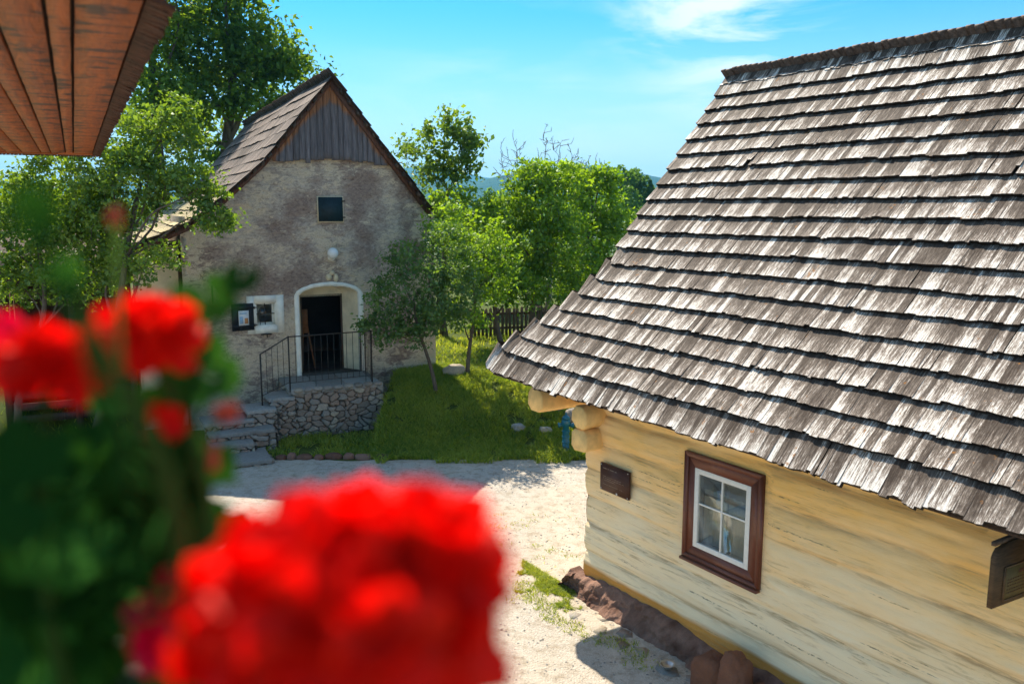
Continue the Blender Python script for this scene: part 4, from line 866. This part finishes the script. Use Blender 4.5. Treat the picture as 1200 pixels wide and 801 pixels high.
# apple trees, left
tree('apple_tree', 'leafy apple tree whose branches hang over the left roof of the barn', gb(95, 400, 18.0), [bl(190, 170, 17.2, 55, 45, 85), bl(150, 225, 17.2, 60, 55, 115), bl(225, 215, 16.9, 38, 28, 34), bl(250, 258, 16.9, 28, 16, 20), bl(170, 305, 17, 46, 24, 26), bl(130, 310, 17.2, 40, 26, 36), bl(120, 165, 17.6, 60, 50, 75), bl(110, 270, 17.2, 40, 50, 45), bl(205, 128, 17.3, 22, 18, 16)], .10, 0.105, 38, M_LF_APPLE, 13, spread=0.136, twig=.013, lean=(-.1, 0), trunkfrac=.8)
tree('apple_tree', 'apple tree at the left edge with its slim trunk standing on the sunny lawn', gb(20, 425, 17.5), [bl(20, 250, 17.5, 60, 45, 75), bl(60, 215, 17.8, 52, 45, 75), bl(10, 320, 17.5, 30, 30, 18), bl(60, 300, 17.6, 36, 40, 50), bl(-40, 240, 17.5, 50, 60, 50), bl(100, 330, 17.6, 36, 30, 36), bl(30, 330, 17.8, 40, 34, 40), bl(85, 270, 17.4, 40, 30, 40)], .09, 0.105, 35, M_LF_APPLE, 14, spread=0.144, twig=.012)
tree('orchard_tree', 'bright leafy tree in the sun beyond the left apple trees', gb(60, 360, 30), [bl(40, 260, 30, 70, 50, 60), bl(110, 240, 30, 50, 40, 40), bl(-40, 250, 30, 60, 50, 40)], .14, 0.196, 37, M_LF_BRIGHT, 15, spread=0.272, twig=.02)
# plum trees by the barn's right corner
tree('plum_tree', 'dark leafy plum tree whose branches screen the right half of the barn wall', gb(512, 458, 19.9), [bl(488, 330, 19.7, 46, 44, 70), bl(455, 350, 19.5, 30, 28, 28), bl(450, 385, 19.4, 24, 26, 22), bl(520, 300, 20, 34, 40, 48), bl(515, 360, 19.8, 40, 34, 44), bl(482, 392, 19.6, 30, 16, 18), bl(535, 340, 20, 34, 34, 34), bl(432, 376, 19.4, 14, 18, 12), bl(470, 300, 19.8, 22, 20, 16), bl(500, 380, 19.7, 24, 20, 22)], .055, 0.091, 28, M_LF_DARK, 16, spread=0.120, twig=.009, trunkfrac=.7)
tree('plum_tree', 'second plum tree with a thin trunk, standing between the dark one and the picket fence', gb(548, 442, 21.2), [bl(545, 290, 21.2, 44, 44, 50), bl(560, 335, 21.2, 42, 34, 34), bl(525, 262, 21.4, 30, 26, 30), bl(580, 300, 21.3, 34, 36, 40), bl(548, 370, 21, 34, 22, 22)], .06, 0.105, 31, M_LF_BRIGHT, 17, spread=0.136, twig=.010, trunkfrac=.7)
# tall slender tree above the roof line
tree('slender_tree', 'slender tree rising against the sky just right of the barn gable', gb(520, 330, 28), [bl(500, 170, 28, 26, 22, 24), bl(545, 160, 28, 22, 26, 26), bl(540, 195, 28, 26, 20, 22), bl(505, 205, 28, 22, 14, 12), bl(530, 145, 28, 12, 16, 9), bl(524, 245, 28, 34, 22, 26)], .12, 0.182, 28, M_LF_APPLE, 18, spread=0.208, twig=.016, trunkfrac=.7)
tree('sapling', 'sparse young tree close to the end of the barn roof', gb(478, 330, 26), [bl(478, 180, 26, 14, 30, 16), bl(486, 215, 26, 16, 20, 10)], .04, .09, 12, M_LF_APPLE, 19, spread=.2, twig=.010)
# leafy orchard trees in the middle
tree('orchard_tree', 'bright orchard tree with a leaning trunk in front of the picket fence', gb(620, 400, 25), [bl(640, 240, 25, 44, 40, 75), bl(610, 290, 25, 44, 40, 70), bl(660, 290, 25, 44, 44, 75), bl(590, 250, 25.5, 30, 28, 30), bl(620, 214, 25, 28, 28, 36), bl(655, 210, 25.5, 24, 22, 26), bl(650, 335, 25, 40, 24, 34)], .12, 0.140, 35, M_LF_BRIGHT, 20, spread=0.176, twig=.014, lean=(.1, 0), trunkfrac=.75)
tree('orchard_tree', 'orchard tree nearest the shingle roof edge, its crown touching the forest skyline', gb(690, 390, 27), [bl(700, 240, 27, 36, 38, 60), bl(690, 285, 27, 40, 36, 60), bl(718, 265, 27.5, 24, 30, 30), bl(680, 320, 26.5, 34, 26, 34), bl(676, 208, 27, 22, 18, 20), bl(705, 212, 27, 20, 18, 20)], .13, 0.154, 34, M_LF_BRIGHT, 21, spread=0.192, twig=.015)
tree('orchard_tree', 'low orchard tree filling the gap left of the leaning trunk, in front of the fence', gb(596, 398, 24), [bl(590, 330, 24, 34, 28, 36), bl(565, 290, 24.5, 34, 34, 40), bl(540, 246, 26, 44, 28, 46), bl(610, 340, 24, 26, 22, 22)], .10, 0.140, 33, M_LF_BRIGHT, 22, spread=0.176, twig=.013, trunkfrac=.7)
tree('orchard_tree', 'shaded orchard tree behind the picket fence', gb(640, 380, 34), [bl(610, 320, 34, 60, 34, 50), bl(680, 330, 34, 50, 30, 40), bl(560, 320, 34, 40, 34, 36)], .15, 0.210, 32, M_LF_DARK, 23, spread=0.272, twig=.02)
# bare tree
tree('bare_tree', 'leafless dead tree with bare twigs above the orchard crowns', gb(640, 330, 31), [bl(603, 184, 31, 20, 28, 60), bl(640, 166, 31, 9, 22, 26), bl(658, 184, 31, 26, 28, 70), bl(690, 198, 31, 22, 18, 40), bl(590, 206, 31, 16, 20, 30)], .12, .08, 0, None, 24, bark=M_BARE, twig=.024, amp=.035, rise=.10, trunkfrac=.85)
# ------------------------------------------------------------------ picket fence
fa = gb(552, 400, 27.5); fb = gb(700, 400, 28.5); fn = thing('picket_fence', 'dark picket fence under the orchard trees', 'fence', tuple(fa)); d = fb-fa; L = np.linalg.norm(d[:2]); u = d/L; m = int(L/.13); r = random.Random(3)
pb = MB(); w_ = .045; hh = 1.0; V = np.array([(-w_, 0, 0), (w_, 0, 0), (w_, 0, hh-.07), (0, 0, hh), (-w_, 0, hh-.07)]); pb.prism(V, (0, .02, 0)); p0 = pb.build('picket', M_WOODD, fn)
for i in range(min(m, 34)):
    o = p0 if i == 0 else p0.copy()
    if i: COL.objects.link(o); o.parent = fn
    q = u*L*i/m; o.location = (q[0], q[1], float(gz(fa[0]+q[0], fa[1]+q[1]))-fa[2]+r.uniform(-.02, .02)); o.rotation_euler = (0, r.uniform(-.03, .03), math.atan2(u[1], u[0]))
for z_ in (.28, .75):
    b = MB(); b.hexa([(0, .03, z_), (d[0]*.95, d[1]*.95+.03, z_), (d[0]*.95, d[1]*.95+.06, z_), (0, .06, z_), (0, .03, z_+.08), (d[0]*.95, d[1]*.95+.03, z_+.08), (d[0]*.95, d[1]*.95+.06, z_+.08), (0, .06, z_+.08)]); b.build('rail', M_WOODD, fn)
# ------------------------------------------------------------------ distant wood and hills
r = np.random.default_rng(77); V_, F_, C_ = [], [], []
fo = MB()
def fcrown(px_, py_, D, w, h, n, con=False):
    c = at(px_, py_, D); k = D/1000; 
    d = r.normal(size=(n, 3)); d /= np.linalg.norm(d, axis=1)[:, None]; P = d*(r.uniform(.5, 1, n)**.4)[:, None]
    if con: z = r.uniform(-1, 1, n); a = r.uniform(0, 2*pi, n); q = (1-z)*.5; P = np.c_[np.cos(a)*q, np.sin(a)*q, z]
    P = c+P*np.array([w, w, h])*k*(1+.25*(fbm(P[:, 0]*2, P[:, 1]*2, P[:, 2]*2, 5)-.5)[:, None]*2)
    V, F, cc = leafmesh(P, .55*D/130, int(r.integers(1e6)), .6, np.full(n, r.uniform(.2, .8))); fo.add(V, F, cc)
for i in range(90):
    x = r.uniform(520, 800); D = r.uniform(105, 150); t_ = np.interp(x, [520, 560, 600, 690, 720, 745, 765, 800], [252, 240, 232, 207, 203, 208, 218, 236]); fcrown(x, t_+r.uniform(4, 60), D, r.uniform(9, 15), r.uniform(10, 17), 300, r.random() < .25)
for x, y, w_, h_ in ((727, 206, 9, 12), (742, 210, 9, 12), (712, 208, 10, 12), (700, 212, 9, 14), (756, 218, 8, 12), (735, 215, 12, 12), (574, 238, 9, 18), (752, 228, 10, 12), (700, 228, 14, 14), (718, 226, 14, 14), (764, 232, 10, 12)): fcrown(x, y, 112, w_, h_, 320)
for i in range(40): fcrown(r.uniform(-60, 520), r.uniform(235, 262), r.uniform(110, 150), r.uniform(12, 18), r.uniform(12, 18), 260)
for i in range(70): fcrown(r.uniform(-400, 1700), r.uniform(238, 270), r.uniform(130, 170), r.uniform(14, 20), r.uniform(12, 18), 200)
tag(fo.build('distant_forest', M_LF_FOR), kind='stuff')
g = G('forested_hill'); v = g.obj(); c = g.mix(g.mr(g.noise(v, .012, 8, .75), .35, .65), (.018, .05, .014), (.07, .12, .03)); M_HILL = g.fin(c, .95, g.bump(g.noise(v, .03, 6, .8), 1, 12), .05)
def ridge(D, pts, name, depth):
    xs_ = np.linspace(-1200, 2400, 520); top = np.interp(xs_, [p[0] for p in pts], [p[1] for p in pts])+2.2*(fbm(xs_*.03, 0*xs_, 0, int(D))-.5)+1.2*(fbm(xs_*.3, 0*xs_, 0, int(D)+1)-.5)
    zt = np.array([at(600, y, D)[2] for y in top]); X0 = (xs_-600)/1000*D
    t_ = np.linspace(-1, 1, 40); sh = np.cos(t_*pi/2)**1.3
    X = np.stack([np.repeat(X0[:, None], 40, 1), D+t_[None]*depth+0*X0[:, None], -60+(zt[:, None]+60)*sh[None]*(1-.12*np.abs(t_)[None]*fbm(X0[:, None]*6/D, t_[None]*3, 0, 5))], -1)
    b = MB(); b.grid(X); tag(b.build(name, M_HILL, smooth=True), kind='structure')
ridge(2600, [(-1200, 240), (300, 230), (460, 216), (520, 212), (560, 213), (594, 205), (622, 200), (664, 195), (695, 194), (730, 201), (800, 215), (1100, 232), (2400, 240)], 'hills', 900)
ridge(4200, [(-1200, 232), (400, 206), (478, 197), (505, 194), (540, 202), (575, 209), (610, 206), (660, 205), (760, 222), (1200, 228), (2400, 236)], 'hills', 1000)
# air
g = G('haze_air'); pv = g.n('ShaderNodeVolumePrincipled', {'Color': (.16, .60, 1.0, 1), 'Density': .00019, 'Anisotropy': .1}); g.t.links.new(pv.outputs[0], g.o.inputs['Volume'])
b = MB(); b.box((-9500, -700, -60), (9500, 5400, 260)); tag(b.build('haze', g.m), kind='stuff')
# ------------------------------------------------------------------ overhanging eave of the near building
Ez = H+.62; cn = at_z(115, 182, Ez); fd = nrmz(cn-at_z(200, 0, Ez)); rd_ = np.array([fd[1], -fd[0], 0])   # fd: away along the eave, rd_: right
ev = thing('wooden_eave', 'orange boarded eave with a fringe of dark shingle ends in the top left corner', 'eave', tuple(cn), math.atan2(fd[1], fd[0])-pi/2)
# local: x right, y away, z up; corner at origin
b = MB(); r = np.random.default_rng(6); x = -.065; YB = -8.6
widths = [.20, .08, .15, .10, .19, .15, .21, .14, .18, .2, .17, .2, .16, .2, .15, .19, .2, .2, .2]
for i, w_ in enumerate(widths):
    segs = [YB]+sorted(r.uniform(YB+.5, -.9, 1 if i % 2 else 0).tolist())+[-.26]
    for a, c in zip(segs[:-1], segs[1:]):
        n = 60; yy = np.linspace(a+.003, c-.003, n); wav = .006*(fbm(yy*6, 0*yy+i, 0, 8)-.5)+.0035*(fbm(yy*22, 0*yy+i, 0, 9)-.5)
        zz = .002*r.normal()+wav; X0, X1 = x-w_+.008, x-.007; xe = .003*(fbm(yy*5, 0*yy+i*3, 0, 4)-.5)*2
        X = np.stack([np.c_[X0+xe, yy, zz+.03], np.c_[X0+xe, yy, zz], np.c_[X1+xe, yy, zz], np.c_[X1+xe, yy, zz+.03]], 0)
        off = r.uniform(0, 20); uvv = np.stack([np.c_[np.full(n, off+q), yy+off, 0*yy] for q in (0, 0, w_, w_)], 0)
        b.grid(X, None, np.full((4, n, 3), r.uniform()), uvv)
    x -= w_
b.build('soffit_board', M_SOF, ev)
b = MB()
for a, c, y0, y1 in ((-3.6, -.42, -.255, -.10), (-.42, -.065, -.255, -.10), (-3.6, -.10, -.095, -.03)):
    b.box((a, y0, -.006), (c, y1, .03), (r.uniform(), 0, 0), uv=None)
b.build('end_board', M_SOF, ev)
b = MB(); b.box((-3.8, YB, .034), (-.0, 0, .05)); b.build('deck', M_SHD, ev)
b = MB(); y = YB
while y < .02:
    w_ = r.uniform(.018, .04)
    for L in range(3):
        e = .012+r.normal(0, .006)-L*.012; b.hexa([(-.062, y, .006+.018*L), (e, y, -.02+.02*L), (e, y+w_*.9, -.02+.02*L), (-.062, y+w_*.9, .006+.018*L), (-.062, y, .02+.018*L), (e, y, -.004+.02*L), (e, y+w_*.9, -.004+.02*L), (-.062, y+w_*.9, .02+.018*L)], (r.uniform(), 0, 0))
    y += w_
x = 0
while x > -3.6:
    w_ = r.uniform(.02, .045)
    for L in range(3):
        e = .03+r.normal(0, .008)-L*.014; b.hexa([(x-w_*.9, -.03, .004+.018*L), (x, -.03, .004+.018*L), (x, e, -.02+.02*L), (x-w_*.9, e, -.02+.02*L), (x-w_*.9, -.03, .02+.018*L), (x, -.03, .02+.018*L), (x, e, -.005+.02*L), (x-w_*.9, e, -.005+.02*L)], (r.uniform(), 0, 0))
    x -= w_
b.build('shingle_fringe', m_wood('brown_shingle_ends', (.02, .007, .004), (.11, .04, .02)), ev)
# ------------------------------------------------------------------ geraniums in the foreground
def lobed_leaf(b, c, rad, nrm, seed, col=.5):
    r = np.random.default_rng(seed); n = nrmz(nrm); a = nrmz(np.cross(n, r.normal(size=3))); q = np.cross(n, a); th_ = np.linspace(.25, 2*pi-.25, 37)
    rr_ = rad*(1+.10*np.cos(th_*7)+.04*np.cos(th_*21)); rings = []
    for s in (.15, .45, .75, 1):
        ph = .07*rad*np.cos(th_*7+1)*s*s+.16*rad*s*s
        rings.append(np.asarray(c)+s*rr_[:, None]*(np.cos(th_)[:, None]*a+np.sin(th_)[:, None]*q)+ph[:, None]*n)
    X = np.stack(rings, 0); b.grid(X, None, np.full((4, 37, 3), col)); ctr = np.asarray(c)
    b.add(np.r_[[ctr], rings[0]], [(0, i+1, i+2) for i in range(36)], (col,)*3)
def petal(b, c, ax_, up_, L, wd, seed, col):
    r = np.random.default_rng(seed); s = np.cross(ax_, up_); u = np.linspace(0, 1, 5); v = np.linspace(-1, 1, 5); U, V = np.meshgrid(u, v, indexing='ij')
    w_ = wd*(.25+.75*np.sin(np.clip(U, 0, 1)*pi*.62)); X = np.asarray(c)+(U*L)[..., None]*ax_+(V*w_*(1-.35*U**4*V**2))[..., None]*s+(.22*L*U**2-.12*L*V**2*U+.05*L*np.sin(V*4+seed))[..., None]*up_
    b.grid(X, None, np.full((5, 5, 3), col))
def umbel(b, c, rad, n, seed, L=.02, squash=(1, 1, 1), up_=(0, 0, 1), cov=.35):
    r = np.random.default_rng(seed); i = np.arange(n)+.5; ph = np.arccos(1-2*i/n*(1-cov*.5)); th_ = pi*(1+5**.5)*i; up_ = nrmz(up_)
    a = nrmz(np.cross(up_, (0, 1, .1))); q = np.cross(up_, a)
    for k in range(n):
        d = np.cos(ph[k])*up_+np.sin(ph[k])*(cos(th_[k])*a+sin(th_[k])*q); d = nrmz(d+r.normal(0, .15, 3)); p = np.asarray(c)+d*rad*r.uniform(.80, 1.05)*np.array(squash)
        e1 = nrmz(np.cross(d, r.normal(size=3))); e2 = np.cross(d, e1); cv = r.uniform(.0, 1)
        for m in range(5):
            an = m*2*pi/5+r.uniform(-.2, .2); petal(b, p, nrmz(cos(an)*e1+sin(an)*e2+d*.35), d, L*r.uniform(.85, 1.15), L*.52, int(r.integers(99)), cv)
        b.tube([np.asarray(c)-up_*rad*.2, p-d*.004], .0012, 4, False, (0, 0, 0))
def gplant(label, head, rad, n, foot, seed, mat=M_PET, L=.019, squash=(1, 1, 1), buds=(), leaves=(), sr=.0035, cov=.35, extra=()):
    h = at(*head); f = at(*foot); T = thing('geranium', label, 'flower', tuple(f)); r = np.random.default_rng(seed)
    if n: b = MB(); umbel(b, h, rad, n, seed, L, squash, cov=cov); b.build('flower_head', mat, T, org=f)
    for (e, er, en, em, eL) in extra: b = MB(); umbel(b, at(*e), er, en, seed+3, eL, cov=.5); b.build('flower_head', em, T, org=f)
    t_ = np.linspace(0, 1, 8)[:, None]; w_ = np.array([.012, .01, 0])*r.normal()
    b = MB(); b.tube(f+(h-f)*t_+np.sin(t_*pi)*w_, np.linspace(sr*1.2, sr*.7, 8), 8, True, (.6,)*3); b.build('stem', M_STEM, T, smooth=True, org=f)
    for i, (q, qr) in enumerate(buds):
        p = at(*q); b = MB(); 
        for k in range(7): d = r.normal(size=3); d /= np.linalg.norm(d); rock(b, p+d*qr*.6, (qr*.35, qr*.35, qr*.6), seed+k+i*10, (r.uniform(),)*3, 5)
        b.build('bud', M_BUD, T, smooth=True, org=f)
        a0 = f+(h-f)*.55; b = MB(); b.tube([a0, (a0+p)/2+np.array([0, 0, .004]), p], .0016, 6, True, (.4,)*3); b.build('bud_stalk', M_STEM, T, org=f)
    for i, (q, qr, nv) in enumerate(leaves):
        p = at(*q); b = MB(); lobed_leaf(b, p, qr, nv, seed*31+i, r.uniform()); a0 = f+(h-f)*r.uniform(.2, .7); b.tube([a0, (a0+p)/2+np.array([0, 0, .01]), p], .0016, 5, False, (.4,)*3); b.build('leaf', M_GER, T, smooth=True, org=f)
    return T
def rl_(seed, n, x0, x1, y0, y1, D0, D1, r0, r1):
    r = np.random.default_rng(seed); return [((r.uniform(x0, x1), r.uniform(y0, y1), r.uniform(D0, D1)), r.uniform(r0, r1), (r.normal(0, .5), -.6+r.normal(0, .35), .8)) for _ in range(n)]
gplant('largest red geranium head, close to the lens in the bottom centre', (404, 742, .335), .048, 62, (330, 1000, .36), 1, L=.024, squash=(1.08, 1, .92), cov=.9, leaves=rl_(1, 6, 180, 330, 760, 900, .38, .45, .02, .03), extra=[((500, 660, .34), .018, 14, M_PET, .021), ((400, 830, .36), .045, 40, M_PET, .023)])
gplant('small crimson geranium head tucked against the lower left of the largest red one', (225, 735, .40), .018, 12, (215, 1000, .42), 2, mat=M_PINK, L=.017, cov=.8, leaves=rl_(2, 8, 60, 200, 640, 800, .46, .6, .025, .035))
gplant('bright red geranium head at mid height, beside two dark green leaves', (172, 402, .52), .016, 18, (190, 860, .46), 3, L=.020, squash=(1.3, 1, .9), cov=.8, extra=[((190, 497, .50), .004, 4, M_PET, .011)], buds=[((265, 482, .55), .009), ((245, 535, .5), .008)], leaves=[((250, 350, .55), .016, (.3, -.9, .3)), ((282, 328, .56), .013, (.1, -.6, .5)), ((258, 440, .55), .015, (.7, -.6, .2)), ((232, 400, .56), .018, (.6, -.6, .1)), ((218, 350, .57), .012, (.1, -.7, .6))]+rl_(3, 12, 40, 240, 520, 700, .55, .7, .025, .035)+rl_(31, 7, 110, 225, 450, 560, .5, .6, .016, .024), sr=.005)
gplant('red geranium head at the left edge, left of the bright mid height one', (58, 442, .48), .016, 15, (90, 860, .44), 4, L=.018, squash=(.9, 1, 1.25), cov=.9, leaves=rl_(4, 18, -30, 150, 480, 700, .5, .75, .025, .038), sr=.004)
gplant('thin crimson geranium head cut by the left edge of the picture', (-8, 412, .5), .014, 10, (-20, 860, .46), 5, mat=M_PINK, L=.014, cov=.8, leaves=rl_(5, 12, -50, 90, 560, 800, .42, .6, .025, .036))
gplant('unopened geranium with a thick olive stem and one pale bud above the red heads', (90, 368, .34), .0, 0, (215, 800, .34), 6, buds=[((135, 255, .60), .007)], leaves=[((40, 250, .33), .010, (0, -1, .2)), ((75, 320, .36), .007, (.4, -1, .3))]+rl_(6, 22, 0, 270, 560, 830, .5, .85, .028, .045), sr=.0048)
# the window box they grow in, unseen, added for darkness under the leaves
wb_ = at(60, 950, .62); bx = thing('window_box', 'dark wooden window box almost hidden under the geranium leaves', 'planter', (-.52, .62, 4.72))
b = MB(); 
for y0 in (-.09, .09): b.box((-.30, y0-.008, -.09), (.30, y0+.008, .07))
b.box((-.30, -.08, -.09), (-.285, .08, .07)); b.box((.285, -.08, -.09), (.30, .08, .07)); b.box((-.285, -.082, -.09), (.285, .082, -.075)); b.build('box', M_WOODD, bx)
b = MB(); b.box((-.284, -.081, .02), (.284, .081, .045)); b.build('soil', m_simple('dark_soil', (.02, .014, .010), .95, .4, 40, .8), bx)
